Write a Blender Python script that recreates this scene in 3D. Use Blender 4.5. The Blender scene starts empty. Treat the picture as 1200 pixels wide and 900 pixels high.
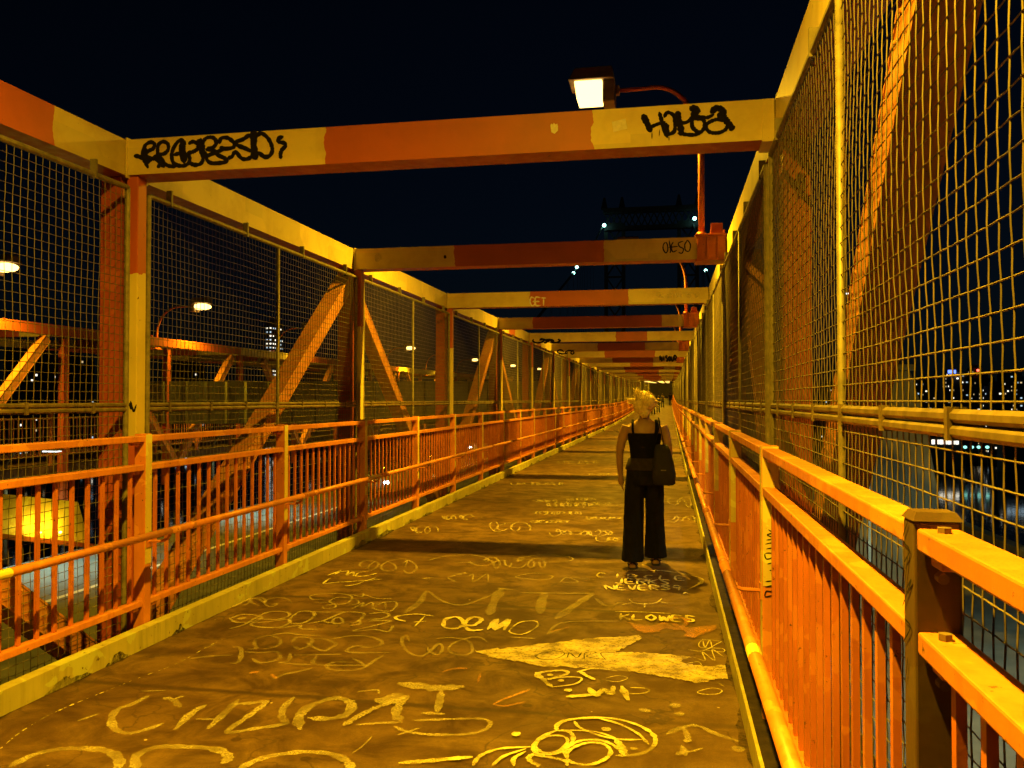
import bpy, math, random
from mathutils import Vector, Matrix, noise
R = random.Random(7)
sc = bpy.context.scene
C = sc.collection
PI = math.pi

# ------------------------------------------------------------------ camera constants
F = 980.0                      # focal length in photo pixels (1200 wide)
PSI = math.atan(184 / F)       # the camera looks a little away from the bridge axis
EYE = 1.62
PITCH = math.atan(19 * math.cos(PSI) / F)
_cp, _sp = math.cos(PITCH), math.sin(PITCH)
FW = Vector((-math.sin(PSI) * _cp, math.cos(PSI) * _cp, _sp))
RT = Vector((math.cos(PSI), math.sin(PSI), 0))
UP = RT.cross(FW)

def at(u, v, X=None, Y=None, Z=None):
    """photo pixel -> the point of the real plane it lies on"""
    d = FW + RT * ((u - 600) / F) - UP * ((v - 450) / F)
    t = X / d.x if X is not None else Y / d.y if Y is not None else (Z - EYE) / d.z
    return Vector((t * d.x, t * d.y, EYE + t * d.z))

def zd(y):
    """height of the deck along the bridge: flat, then rising gently towards the tower"""
    if y < 40: return 0.0
    return .000217 * (y - 40) ** 2 if y < 80 else .347 + .01736 * (y - 80)

def slope(y):
    return 0.0 if y < 40 else min(.000434 * (y - 40), .01736)

# ------------------------------------------------------------------ materials
def new_mat(name):
    m = bpy.data.materials.new(name)
    m.use_nodes = True
    nt = m.node_tree
    b = nt.nodes['Principled BSDF']
    return m, nt, b

def N(nt, kind, **kw):
    n = nt.nodes.new(kind)
    for k, v in kw.items():
        if k in n.inputs:
            n.inputs[k].default_value = v
        else:
            setattr(n, k, v)
    return n

def ramp(nt, fac, stops):
    r = nt.nodes.new('ShaderNodeValToRGB')
    e = r.color_ramp.elements
    while len(e) < len(stops):
        e.new(0.5)
    for el, (p, c) in zip(e, stops):
        el.position = p
        el.color = (c if len(c) == 4 else (*c, 1))
    nt.links.new(fac, r.inputs[0])
    return r.outputs[0]

def mixc(nt, fac, a, b, mode='MIX'):
    m = nt.nodes.new('ShaderNodeMix')
    m.data_type = 'RGBA'
    m.blend_type = mode
    for sock, val in ((m.inputs[0], fac), (m.inputs[6], a), (m.inputs[7], b)):
        if isinstance(val, (int, float)):
            sock.default_value = val
        elif isinstance(val, tuple):
            sock.default_value = val if len(val) == 4 else (*val, 1)
        else:
            nt.links.new(val, sock)
    return m.outputs[2]

def noise_fac(nt, scale, detail=4, rough=0.55, coord='Object', dist=0.0, stretch=None):
    tc = nt.nodes.new('ShaderNodeTexCoord')
    n = N(nt, 'ShaderNodeTexNoise', Scale=scale, Detail=detail, Roughness=rough, Distortion=dist)
    src = tc.outputs[coord]
    if stretch:
        mp = nt.nodes.new('ShaderNodeMapping')
        mp.inputs['Scale'].default_value = stretch
        nt.links.new(src, mp.inputs['Vector'])
        src = mp.outputs[0]
    nt.links.new(src, n.inputs['Vector'])
    return n.outputs['Fac']

def bump(nt, b, fac, strength, dist=0.01):
    bp = N(nt, 'ShaderNodeBump', Strength=strength, Distance=dist)
    nt.links.new(fac, bp.inputs['Height'])
    nt.links.new(bp.outputs[0], b.inputs['Normal'])

def paint(name, base, rough=0.45, dirt=0.35, rust=0.12, seed=0.0):
    """weathered gloss paint on steel: blotchy tone, grime, chips of rust"""
    m, nt, b = new_mat(name)
    dark = tuple(c * 0.62 for c in base)
    big = noise_fac(nt, 1.7, 5, 0.6)
    c = mixc(nt, ramp(nt, big, [(0.35, (0, 0, 0)), (0.7, (1, 1, 1))]), base, tuple(c * 0.68 for c in base))
    streak = noise_fac(nt, 2.2, 4, 0.6, stretch=(9, 9, 0.9))
    c = mixc(nt, ramp(nt, streak, [(0.47, (0, 0, 0)), (0.70, (dirt * 1.4,) * 3)]), c, dark)
    over = noise_fac(nt, 4.5, 3, 0.5, dist=.4, stretch=(1, 1, 1.4))      # brushed-over repairs in a paler, chalkier tone
    c = mixc(nt, ramp(nt, over, [(0.575, (0, 0, 0)), (0.59, (.55,) * 3)]), c, (min(1, base[0] * 1.08), base[1] * 1.35, base[2] * 1.3))
    chips = noise_fac(nt, 26, 5, 0.7)
    c = mixc(nt, ramp(nt, chips, [(0.645, (0, 0, 0)), (0.675, (1, 1, 1))]) if rust > 0 else 0.0, c, (0.09, 0.04, 0.022))
    nt.links.new(c, b.inputs['Base Color'])
    rr = noise_fac(nt, 14, 3)
    nt.links.new(ramp(nt, rr, [(0.3, (rough - .1,) * 3), (0.7, (rough + .15,) * 3)]), b.inputs['Roughness'])
    bump(nt, b, noise_fac(nt, 45, 4), 0.12, 0.004)
    return m

RED = (0.42, 0.088, 0.025)
BUFF = (0.70, 0.56, 0.17)

def patch_paint(name, red=RED, buff=BUFF):
    """red oxide beam overpainted with buff patches; where the patches end is a property of each beam"""
    m, nt, b = new_mat(name)
    tc = nt.nodes.new('ShaderNodeTexCoord')
    sep = nt.nodes.new('ShaderNodeSeparateXYZ')
    nt.links.new(tc.outputs['Object'], sep.inputs[0])
    at1 = N(nt, 'ShaderNodeAttribute', attribute_type='OBJECT', attribute_name='patch_from')
    at2 = N(nt, 'ShaderNodeAttribute', attribute_type='OBJECT', attribute_name='patch_to')
    ax = N(nt, 'ShaderNodeAttribute', attribute_type='OBJECT', attribute_name='patch_axis')
    mx = nt.nodes.new('ShaderNodeMix')
    nt.links.new(ax.outputs['Fac'], mx.inputs[0])
    nt.links.new(sep.outputs[0], mx.inputs[2])
    nt.links.new(sep.outputs[1], mx.inputs[3])
    wob = noise_fac(nt, 7, 3)
    ad = N(nt, 'ShaderNodeMath', operation='MULTIPLY_ADD')
    nt.links.new(wob, ad.inputs[0]); ad.inputs[1].default_value = 0.10
    nt.links.new(mx.outputs[0], ad.inputs[2])
    g1 = N(nt, 'ShaderNodeMath', operation='GREATER_THAN')
    nt.links.new(ad.outputs[0], g1.inputs[0]); nt.links.new(at1.outputs['Fac'], g1.inputs[1])
    g2 = N(nt, 'ShaderNodeMath', operation='LESS_THAN')
    nt.links.new(ad.outputs[0], g2.inputs[0]); nt.links.new(at2.outputs['Fac'], g2.inputs[1])
    inside = N(nt, 'ShaderNodeMath', operation='MULTIPLY')
    nt.links.new(g1.outputs[0], inside.inputs[0]); nt.links.new(g2.outputs[0], inside.inputs[1])
    # roller-sized patches of slightly different buff
    vor = N(nt, 'ShaderNodeTexVoronoi', Scale=1.3)
    vor.distance = 'CHEBYCHEV'
    nt.links.new(tc.outputs['Object'], vor.inputs['Vector'])
    hs = nt.nodes.new('ShaderNodeSeparateColor')
    nt.links.new(vor.outputs['Color'], hs.inputs[0])
    bufft = mixc(nt, hs.outputs[0], buff, (buff[0] * .78, buff[1] * .80, buff[2] * .86))
    c = mixc(nt, inside.outputs[0], bufft, red)
    grime = noise_fac(nt, 3.0, 6, 0.65)
    c = mixc(nt, ramp(nt, grime, [(0.45, (0, 0, 0)), (0.8, (.45,) * 3)]), c, tuple(x * .5 for x in red))
    chips = noise_fac(nt, 30, 5, 0.7)
    c = mixc(nt, ramp(nt, chips, [(0.69, (0, 0, 0)), (0.72, (1, 1, 1))]), c, (0.10, 0.045, 0.025))
    nt.links.new(c, b.inputs['Base Color'])
    b.inputs['Roughness'].default_value = 0.5
    bump(nt, b, noise_fac(nt, 40, 4), 0.12, 0.004)
    return m

def simple(name, col, rough=0.6, metal=0.0, var=0.25, scale=6.0, bmp=0.0):
    m, nt, b = new_mat(name)
    f = noise_fac(nt, scale, 5, 0.6)
    c = mixc(nt, ramp(nt, f, [(0.3, (0, 0, 0)), (0.7, (1, 1, 1))]), tuple(x * (1 - var) for x in col), tuple(min(1, x * (1 + var)) for x in col))
    nt.links.new(c, b.inputs['Base Color'])
    b.inputs['Roughness'].default_value = rough
    b.inputs['Metallic'].default_value = metal
    if rough > .84: b.inputs['Specular IOR Level'].default_value = .15
    if bmp:
        bump(nt, b, noise_fac(nt, scale * 6, 4), bmp, 0.01)
    return m

def glow(name, col, strength):
    m, nt, b = new_mat(name)
    b.inputs['Base Color'].default_value = (0.8, 0.8, 0.8, 1)
    b.inputs['Emission Color'].default_value = (*col, 1)
    b.inputs['Emission Strength'].default_value = strength
    return m

def deck_mat():
    m, nt, b = new_mat('worn_deck')
    big = noise_fac(nt, 0.55, 6, 0.62)
    mid = noise_fac(nt, 3.2, 8, 0.65, dist=0.6)
    fine = noise_fac(nt, 60, 4, 0.7)
    c = mixc(nt, ramp(nt, big, [(0.35, (0, 0, 0)), (0.65, (1, 1, 1))]), (0.102, 0.056, 0.023), (0.215, 0.130, 0.049))
    c = mixc(nt, ramp(nt, mid, [(0.38, (0, 0, 0)), (0.60, (.95,) * 3)]), c, (0.055, 0.027, 0.013))
    # rubbed chalk dust lying in long smears
    sm = noise_fac(nt, 1.1, 7, 0.7, stretch=(0.5, 1.6, 1), dist=0.8)
    c = mixc(nt, ramp(nt, sm, [(0.53, (0, 0, 0)), (0.78, (.42,) * 3)]), c, (0.40, 0.26, 0.09))
    # transverse joints between deck plates, half filled with dirt
    tcj = nt.nodes.new('ShaderNodeTexCoord'); spj = nt.nodes.new('ShaderNodeSeparateXYZ'); nt.links.new(tcj.outputs['Object'], spj.inputs[0])
    wj = noise_fac(nt, 4, 4)
    mj = N(nt, 'ShaderNodeMath', operation='MULTIPLY_ADD'); nt.links.new(wj, mj.inputs[0]); mj.inputs[1].default_value = .05; nt.links.new(spj.outputs[1], mj.inputs[2])
    md = N(nt, 'ShaderNodeMath', operation='PINGPONG'); nt.links.new(mj.outputs[0], md.inputs[0]); md.inputs[1].default_value = 1.083
    c = mixc(nt, ramp(nt, md.outputs[0], [(0.012, (.85,) * 3), (0.040, (0, 0, 0))]), c, (0.045, 0.026, 0.016))
    # a long tyre-dark strip along the middle and paler edges
    me_ = N(nt, 'ShaderNodeMath', operation='MULTIPLY_ADD'); nt.links.new(noise_fac(nt, 1.2, 4), me_.inputs[0]); me_.inputs[1].default_value = 1.2; nt.links.new(spj.outputs[0], me_.inputs[2])
    c = mixc(nt, ramp(nt, me_.outputs[0], [(0.0, (.0,) * 3), (.3, (.28,) * 3)]), c, (0.19, 0.112, 0.045))
    c = mixc(nt, ramp(nt, fine, [(0.3, (.35,) * 3), (0.7, (0, 0, 0))]), c, (0.05, 0.035, 0.025))
    grit = noise_fac(nt, 150, 3, 0.8)
    c = mixc(nt, ramp(nt, grit, [(0.28, (.55,) * 3), (0.46, (0, 0, 0))]), c, (0.04, 0.024, 0.013))
    c = mixc(nt, ramp(nt, grit, [(0.60, (0, 0, 0)), (0.76, (.5,) * 3)]), c, (0.34, 0.22, 0.10))
    # chips and specks
    tc = nt.nodes.new('ShaderNodeTexCoord')
    vo = N(nt, 'ShaderNodeTexVoronoi', Scale=3.4)
    nt.links.new(tc.outputs['Object'], vo.inputs['Vector'])
    wob = noise_fac(nt, 35, 3)
    ad = N(nt, 'ShaderNodeMath', operation='MULTIPLY_ADD')
    nt.links.new(wob, ad.inputs[0]); ad.inputs[1].default_value = 0.07
    nt.links.new(vo.outputs['Distance'], ad.inputs[2])
    c = mixc(nt, ramp(nt, ad.outputs[0], [(0.060, (.8,) * 3), (0.068, (0, 0, 0))]), c, (0.62, 0.5, 0.32))
    vg = N(nt, 'ShaderNodeTexVoronoi', Scale=2.1); nt.links.new(tc.outputs['Object'], vg.inputs['Vector'])
    c = mixc(nt, ramp(nt, vg.outputs['Distance'], [(0.050, (.7,) * 3), (0.062, (0, 0, 0))]), c, (0.03, 0.017, 0.010))
    # hairline cracks
    v2 = N(nt, 'ShaderNodeTexVoronoi', Scale=0.9)
    v2.feature = 'DISTANCE_TO_EDGE'
    wv = nt.nodes.new('ShaderNodeVectorMath'); wv.operation = 'ADD'
    nz = N(nt, 'ShaderNodeTexNoise', Scale=2.5, Detail=5)
    nt.links.new(tc.outputs['Object'], nz.inputs['Vector'])
    nt.links.new(tc.outputs['Object'], wv.inputs[0]); nt.links.new(nz.outputs['Color'], wv.inputs[1])
    nt.links.new(wv.outputs[0], v2.inputs['Vector'])
    c = mixc(nt, ramp(nt, v2.outputs['Distance'], [(0.004, (.7,) * 3), (0.010, (0, 0, 0))]), c, (0.05, 0.03, 0.02))
    nt.links.new(c, b.inputs['Base Color'])
    nt.links.new(ramp(nt, mid, [(0.3, (.48,) * 3), (0.7, (.75,) * 3)]), b.inputs['Roughness'])
    b.inputs['Specular IOR Level'].default_value = .18
    bump(nt, b, fine, 0.35, 0.005)
    return m

def chalk(name, col, cover, grain=55, hole=0.5):
    """hand-rubbed chalk: patchy cover over the deck"""
    m, nt, b = new_mat(name)
    b.inputs['Base Color'].default_value = (*col, 1)
    b.inputs['Roughness'].default_value = 0.95
    f1 = noise_fac(nt, grain, 5, 0.75)
    f2 = noise_fac(nt, 5, 4, 0.6)
    a1 = ramp(nt, f1, [(hole - .13, (0, 0, 0)), (hole + .08, (1, 1, 1))])
    a2 = ramp(nt, f2, [(0.34, (.22,) * 3), (0.60, (1, 1, 1))])
    mm = N(nt, 'ShaderNodeMath', operation='MULTIPLY')
    nt.links.new(a1, mm.inputs[0]); nt.links.new(a2, mm.inputs[1])
    m2 = N(nt, 'ShaderNodeMath', operation='MULTIPLY')
    nt.links.new(mm.outputs[0], m2.inputs[0]); m2.inputs[1].default_value = cover
    nt.links.new(m2.outputs[0], b.inputs['Alpha'])
    return m

M = {
    'road_lens': glow('roadway_lamp_lens', (0.85, 0.97, 0.9), 3),
    'bar': paint('deep_red_bar_paint', (0.58, 0.162, 0.035), 0.42, 0.5, 0.2),
    'galvdark': simple('grimy_galvanised_pipe', (0.12, 0.088, 0.045), 0.6, 0.15, .5, 14),
    'sash': simple('olive_sash_cloth', (0.030, 0.023, 0.015), .9, 0, .3, 25, .3),
    'brace': paint('faded_brace_paint', (0.56, 0.22, 0.065), 0.5, 0.4),
    'red': paint('red_oxide_paint', RED),
    'rail': paint('orange_red_rail_paint', (0.66, 0.225, 0.05), 0.42, 0.45, 0.2),
    'buff': paint('buff_cover_paint', BUFF, 0.5, 0.4),
    'patch': patch_paint('patched_beam_paint'),
    'kerbp': paint('yellow_kerb_paint', (0.50, 0.45, 0.13), 0.55, 0.6),
    'galv': simple('galvanised_steel', (0.19, 0.165, 0.105), 0.55, 0.25, 0.35, 20),
    'wire': simple('galvanised_wire', (0.115, 0.092, 0.065), 0.6, 0.1, 0.4, 12),
    'deck': deck_mat(),
    'black': simple('black_marker', (0.008, 0.007, 0.006), 0.95, 0, .2, 20),
    'whitepaint': simple('white_marker', (0.7, 0.68, 0.62), 0.6, 0, .2, 30),
    'sticker': simple('paper_sticker', (0.78, 0.74, 0.62), 0.7, 0, .12, 40),
    'chalk_hi': chalk('bright_chalk', (0.90, 0.80, 0.36), 0.92, 100, 0.42),
    'chalk_mid': chalk('rubbed_chalk', (0.80, 0.70, 0.42), 0.44, 95, 0.45),
    'chalk_lo': chalk('faint_chalk', (0.76, 0.64, 0.40), 0.30, 90, 0.46),
    'chalk_or': chalk('orange_chalk', (0.80, 0.36, 0.12), 0.55, 80, 0.45),
    'splash': chalk('splashed_paint', (0.86, 0.72, 0.32), 0.85, 60, 0.42),
    'asphalt': simple('roadway_asphalt', (0.085, 0.088, 0.085), 0.75, 0, .3, 2.0, .2),
    'roadpaint': simple('road_line_paint', (0.6, 0.6, 0.55), 0.7, 0, .3, 9),
    'concrete': simple('pale_concrete', (0.30, 0.31, 0.27), 0.85, 0, .25, 2.2, .25),
    'girder': paint('dull_green_girder_paint', (0.115, 0.11, 0.07), 0.6, 0.5, 0.1),
    'darksteel': simple('dark_tower_steel', (0.012, 0.013, 0.014), 0.7, 0, .3, .2),
    'rubber': simple('black_rubber', (0.02, 0.02, 0.02), 0.8, 0, .3, 10),
    'dirt': simple('dark_gutter', (0.035, 0.025, 0.018), 0.95, 0, .4, 14, .4),  # very dark tone for the strip behind the river side kerb
    'grime': chalk('kerb_grime', (0.030, 0.019, 0.010), 0.85, 38, 0.46),
    'lens': glow('sodium_lens', (1.0, 0.62, 0.15), 5.0),
    'housing': simple('lamp_housing', (0.16, 0.11, 0.08), 0.5, 0.2, .3, 9),
    'teal': glow('mercury_bulb', (0.35, 1.0, 0.82), 9),
    'white_led': glow('white_headlamp', (0.9, 0.97, 1.0), 25),
    'win_warm': glow('warm_lit_window', (1.0, 0.72, 0.34), .6),
    'win_cool': glow('cool_lit_window', (0.62, 0.86, 1.0), .7),
    'win_teal': glow('teal_lit_window', (0.3, 0.9, 0.75), 1.6),
    'win_white': glow('white_lit_window', (1.0, 0.92, 0.72), 1.6),
    'win_blue': glow('blue_lit_sign', (0.12, 0.22, 1.0), 2.5),
    'win_red': glow('red_beacon', (1.0, 0.08, 0.04), 6),
    'facade': simple('dark_facade', (0.06, 0.062, 0.068), 0.8, 0, .3, .05),
}

# ------------------------------------------------------------------ mesh collecting
class MB:
    def __init__(self):
        self.v, self.f, self.mi = [], [], []
        self.m = 0
    def quad(self, a, b, c, d):
        i = len(self.v)
        self.v += [tuple(a), tuple(b), tuple(c), tuple(d)]
        self.f.append((i, i + 1, i + 2, i + 3)); self.mi.append(self.m)
    def poly(self, pts):
        i = len(self.v)
        self.v += [tuple(p) for p in pts]
        self.f.append(tuple(range(i, i + len(pts)))); self.mi.append(self.m)
    def box(self, x0, x1, y0, y1, z0, z1):
        self.hexa([(x0, y0, z0), (x1, y0, z0), (x1, y1, z0), (x0, y1, z0), (x0, y0, z1), (x1, y0, z1), (x1, y1, z1), (x0, y1, z1)])
    def hexa(self, p):
        i = len(self.v)
        self.v += [tuple(q) for q in p]
        for f in ((0, 3, 2, 1), (4, 5, 6, 7), (0, 1, 5, 4), (1, 2, 6, 5), (2, 3, 7, 6), (3, 0, 4, 7)):
            self.f.append(tuple(i + k for k in f)); self.mi.append(self.m)
    def bar(self, a, b, w, h, up=(0, 0, 1)):
        """box from a to b, w across, h along up"""
        a, b = Vector(a), Vector(b)
        d = (b - a).normalized()
        s = d.cross(Vector(up))
        if s.length < 1e-6:
            s = Vector((1, 0, 0))
        s.normalize()
        u = s.cross(d)
        s *= w / 2; u *= h / 2
        self.hexa([a - s - u, a + s - u, b + s - u, b - s - u, a - s + u, a + s + u, b + s + u, b - s + u])
    def tube(self, pts, r, n=8, caps=True):
        pts = [Vector(p) for p in pts]
        rs = r if isinstance(r, (list, tuple)) else [r] * len(pts)
        i0 = len(self.v)
        ref = None
        for k, p in enumerate(pts):
            d = (pts[min(k + 1, len(pts) - 1)] - pts[max(k - 1, 0)]).normalized()
            if ref is None:
                ref = d.orthogonal().normalized()
            ref = (ref - d * ref.dot(d)).normalized()
            o = d.cross(ref)
            for j in range(n):
                t = 2 * PI * j / n + PI / n
                self.v.append(tuple(p + (ref * math.cos(t) + o * math.sin(t)) * rs[k]))
        for k in range(len(pts) - 1):
            for j in range(n):
                a, b = i0 + k * n + j, i0 + k * n + (j + 1) % n
                self.f.append((a, b, b + n, a + n)); self.mi.append(self.m)
        if caps:
            self.f.append(tuple(i0 + j for j in reversed(range(n)))); self.mi.append(self.m)
            e = i0 + (len(pts) - 1) * n
            self.f.append(tuple(e + j for j in range(n))); self.mi.append(self.m)
    def loft(self, rings, cap=True):
        n = len(rings[0]); i0 = len(self.v)
        for r in rings:
            self.v += [tuple(p) for p in r]
        for k in range(len(rings) - 1):
            for j in range(n):
                a, b = i0 + k * n + j, i0 + k * n + (j + 1) % n
                self.f.append((a, b, b + n, a + n)); self.mi.append(self.m)
        if cap:
            self.f.append(tuple(i0 + j for j in reversed(range(n)))); self.mi.append(self.m)
            e = i0 + (len(rings) - 1) * n
            self.f.append(tuple(e + j for j in range(n))); self.mi.append(self.m)
    def ball(self, c, rx, ry, rz, n=12, m=8):
        rings = []
        for k in range(m + 1):
            t = -PI / 2 + PI * k / m
            cr = max(math.cos(t), 0.02)
            rings.append([(c[0] + rx * cr * math.cos(2 * PI * j / n), c[1] + ry * cr * math.sin(2 * PI * j / n), c[2] + rz * math.sin(t)) for j in range(n)])
        self.loft(rings)
    def mesh(self, name, mats, smooth=False):
        me = bpy.data.meshes.new(name)
        me.from_pydata(self.v, [], self.f)
        for mt in (mats if isinstance(mats, (list, tuple)) else [mats]):
            me.materials.append(mt)
        me.polygons.foreach_set('material_index', self.mi)
        if smooth:
            me.polygons.foreach_set('use_smooth', [True] * len(self.f))
        me.update()
        return me
    def build(self, name, mats, parent=None, smooth=False, bevel=0.0):
        o = bpy.data.objects.new(name, self.mesh(name, mats, smooth))
        C.objects.link(o)
        if parent is not None:
            o.parent = parent
        if bevel:
            bv = o.modifiers.new('edge', 'BEVEL'); bv.width = bevel; bv.segments = 2; bv.limit_method = 'ANGLE'
        return o

def tag(o, label, cat, group=None):
    o['label'] = label; o['category'] = cat
    if group:
        o['group'] = group
    return o

def thing(name, label, cat, loc=(0, 0, 0), rot=(0, 0, 0), group=None):
    o = bpy.data.objects.new(name, None)
    o.empty_display_size = 0.2
    C.objects.link(o)
    o.location = loc; o.rotation_euler = rot
    return tag(o, label, cat, group)

def struct(o):
    o['kind'] = 'structure'
    return o

KIDS = {}
def part(mb, name, mats, parent, smooth=False, bevel=0.0):
    o = mb.build(name, mats, parent, smooth, bevel)
    KIDS.setdefault(parent.name, []).append(o)
    return o

def dup(root, loc, rot=(0, 0, 0), label=None, group=None):
    c = root.copy(); C.objects.link(c)
    c.location = loc; c.rotation_euler = rot
    if label: c['label'] = label
    if group: c['group'] = group
    def rec(src, dst):
        for ch in KIDS.get(src.name, []):
            d = ch.copy(); C.objects.link(d); d.parent = dst
            KIDS.setdefault(dst.name, []).append(d)
            rec(ch, d)
    rec(root, c)
    return c

ORD = ['zeroth', 'first', 'second', 'third', 'fourth', 'fifth', 'sixth', 'seventh', 'eighth', 'ninth', 'tenth', 'eleventh', 'twelfth',
       'thirteenth', 'fourteenth', 'fifteenth', 'sixteenth', 'seventeenth', 'eighteenth', 'nineteenth', 'twentieth']

# ------------------------------------------------------------------ layout of the walkway
BAY = 4.33
Y0 = 5.25                      # near face of the first beam in view
def YF(i): return Y0 + BAY * (i - 1)     # frame 1 is the first beam in view, frame 0 stands behind the camera's shoulder
NF = 26                        # frames 0..25
XL, XR = -3.36, 0.36           # inner faces of the kerbs
LC, RC = -3.75, 0.64           # inner faces of the top chords
ZB, ZT = 3.20, 3.45            # underside and top of beams and chords
YEND = YF(NF - 1) + 90

def place(y):
    return (0, y, zd(y)), (math.atan(slope(y)), 0, 0)

# ---- deck
mb = MB()
ys = [-7.0] + [k * 2.0 for k in range(-3, int(YEND / 2) + 1)]
xs = [XL - .3 + k * (XR - XL + .6) / 8 for k in range(9)]
for a, b in zip(ys[:-1], ys[1:]):
    for p, q in zip(xs[:-1], xs[1:]):
        mb.quad((p, a, zd(a)), (q, a, zd(a)), (q, b, zd(b)), (p, b, zd(b)))
    za, zb = zd(a), zd(b)
    mb.quad((xs[0], b, zb), (xs[0], b, zb - .18), (xs[0], a, za - .18), (xs[0], a, za))
    mb.quad((xs[-1], a, za), (xs[-1], a, za - .18), (xs[-1], b, zb - .18), (xs[-1], b, zb))
    mb.quad((xs[0], a, za - .18), (xs[0], b, zb - .18), (xs[-1], b, zb - .18), (xs[-1], a, za - .18))
walk = struct(mb.build('walkway', M['deck']))
walk['label'] = 'worn brown walkway deck covered in chalk drawings'

# ---- kerbs with grime along their feet
for x0, x1, nm in ((XL - .08, XL, -1), (XR, XR + .016, 1)):
    mb = MB()
    for a, b in zip(ys[:-1], ys[1:]):
        za, zb = zd(a), zd(b)
        h = 0.13
        mb.hexa([(x0, a, za + .002), (x1, a, za + .002), (x1, b, zb + .002), (x0, b, zb + .002), (x0, a, za + h), (x1, a, za + h), (x1, b, zb + h), (x0, b, zb + h)])
    k = struct(mb.build('kerb', M['kerbp']))
    k['label'] = 'yellow painted steel kerb along the roadway side of the deck' if nm < 0 else 'yellow painted steel kerb along the river side of the deck'
    mb = MB()
    y = 1.0
    while y < 40:
        L = R.uniform(.12, .8); w = R.uniform(.01, .065)
        s = -nm
        e = x1 if nm < 0 else x0
        n = 9; pts = [(e + s * .002, y, .005)]
        for q in range(n + 1):
            t = q / n
            pts.append((e + s * (.004 + w * math.sin(PI * t) * R.uniform(.45, 1.2)), y + L * t, .005))
        pts.append((e + s * .002, y + L, .005))
        if s < 0: pts.reverse()
        mb.poly(pts)
        if s > 0 and R.random() < .7:      # dirt splashed up the kerb face
            pv = [(x1 + .0015, y, .004)]
            for q in range(n + 1):
                t = q / n
                pv.append((x1 + .0015, y + L * t, .006 + .05 * math.sin(PI * t) * R.uniform(.2, 1.2)))
            pv.append((x1 + .0015, y + L, .004)); mb.poly(pv)
        y += L + R.uniform(.02, .7)
    g = part(mb, 'grime', M['grime'], k)

mb = MB()
for a, b in zip(ys[:-1], ys[1:]):
    za, zb = zd(a), zd(b)
    mb.hexa([(x, y, z + zz) for zz in (.003, .045) for x, y, z in ((XR + .018, a, za), (XR + .30, a, za), (XR + .30, b, zb), (XR + .018, b, zb))])
o = struct(mb.build('gutter', M['dirt'])); o['label'] = 'dark gutter strip behind the river side kerb'

# ---- helper for hand-drawn strokes
def smooth_pts(pts, sub=6):
    P = [Vector(p) for p in pts]
    if len(P) < 3:
        return [P[0].lerp(P[1], t / 6) for t in range(7)]
    closed = (P[0] - P[-1]).length < 1e-6
    out = []
    n = len(P)
    for i in range(n - 1):
        p0 = P[i - 1] if i > 0 else (P[-2] if closed else P[0] * 2 - P[1])
        p1, p2 = P[i], P[i + 1]
        p3 = P[i + 2] if i + 2 < n else (P[1] if closed else P[-1] * 2 - P[-2])
        for k in range(sub):
            t = k / sub
            out.append(0.5 * ((2 * p1) + (p2 - p0) * t + (2 * p0 - 5 * p1 + 4 * p2 - p3) * t * t + (3 * p1 - p0 - 3 * p2 + p3) * t ** 3))
    out.append(P[-1])
    return out

class Ink:
    """strokes on a plane: points are 3-D, widened across the plane normal; each stroke lies a hair above the last"""
    def __init__(self, normal, lift=0.004):
        self.mb = MB(); self.n = Vector(normal); self.k = 0; self.lift = lift
    def stroke(self, pts3, w, rough=0.18):
        P = pts3
        m = len(P)
        L, Rr = [], []
        for i, p in enumerate(P):
            d = P[min(i + 1, m - 1)] - P[max(i - 1, 0)]
            if d.length < 1e-7:
                d = Vector((1, 0, 0))
            s = d.normalized().cross(self.n)
            t = i / (m - 1)
            ww = w / 2 * (0.35 + 0.65 * min(1, min(t, 1 - t) * m * 0.5)) * (1 + R.uniform(-rough, rough))
            off = self.n * (self.lift + self.k * 0.00005 + 0.0004 * t)
            L.append(p + s * ww + off); Rr.append(p - s * ww + off)
        i0 = len(self.mb.v)
        for a, b in zip(L, Rr):
            self.mb.v += [tuple(a), tuple(b)]
        for i in range(m - 1):
            a = i0 + 2 * i
            self.mb.f.append((a + 1, a + 3, a + 2, a)); self.mb.mi.append(self.mb.m)
        self.k += 1
    def fill(self, pts3):
        off = self.n * (self.lift + self.k * 0.00005)
        self.mb.poly([p + off for p in pts3]); self.k += 1
    def blob(self, c, r, ax, ay):
        n = 12
        self.fill([c + ax * (r * math.cos(2 * PI * j / n) * R.uniform(.8, 1.2)) + ay * (r * math.sin(2 * PI * j / n) * R.uniform(.8, 1.2)) for j in range(n)])

ZOOM = {'p': (0, 0, 1.0), 'a': (0, 585, .35), 'b': (400, 585, .35), 'c': (780, 585, .35), 'd': (0, 760, 280 / 1200), 'e': (240, 660, .2),
        'f': (400, 760, .2), 'g': (540, 730, 340 / 1200), 'h': (640, 650, 220 / 1200), 'i': (440, 560, 320 / 1200),
        't': (140, 90, 220 / 1200), 's': (640, 40, .2), 'w': (680, 220, 1 / 6), 'x': (400, 280, .25), 'y': (860, 480, 220 / 900)}
def px(z, p):
    o = ZOOM[z]
    return o[0] + p[0] * o[2], o[1] + p[1] * o[2]

def clampx(p):
    p.x = min(max(p.x, XL + .03), XR - .03)
    return p

def floor_pts(z, pts):
    P = [clampx(at(*px(z, p), Z=0)) for p in pts]
    return smooth_pts(P)

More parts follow.
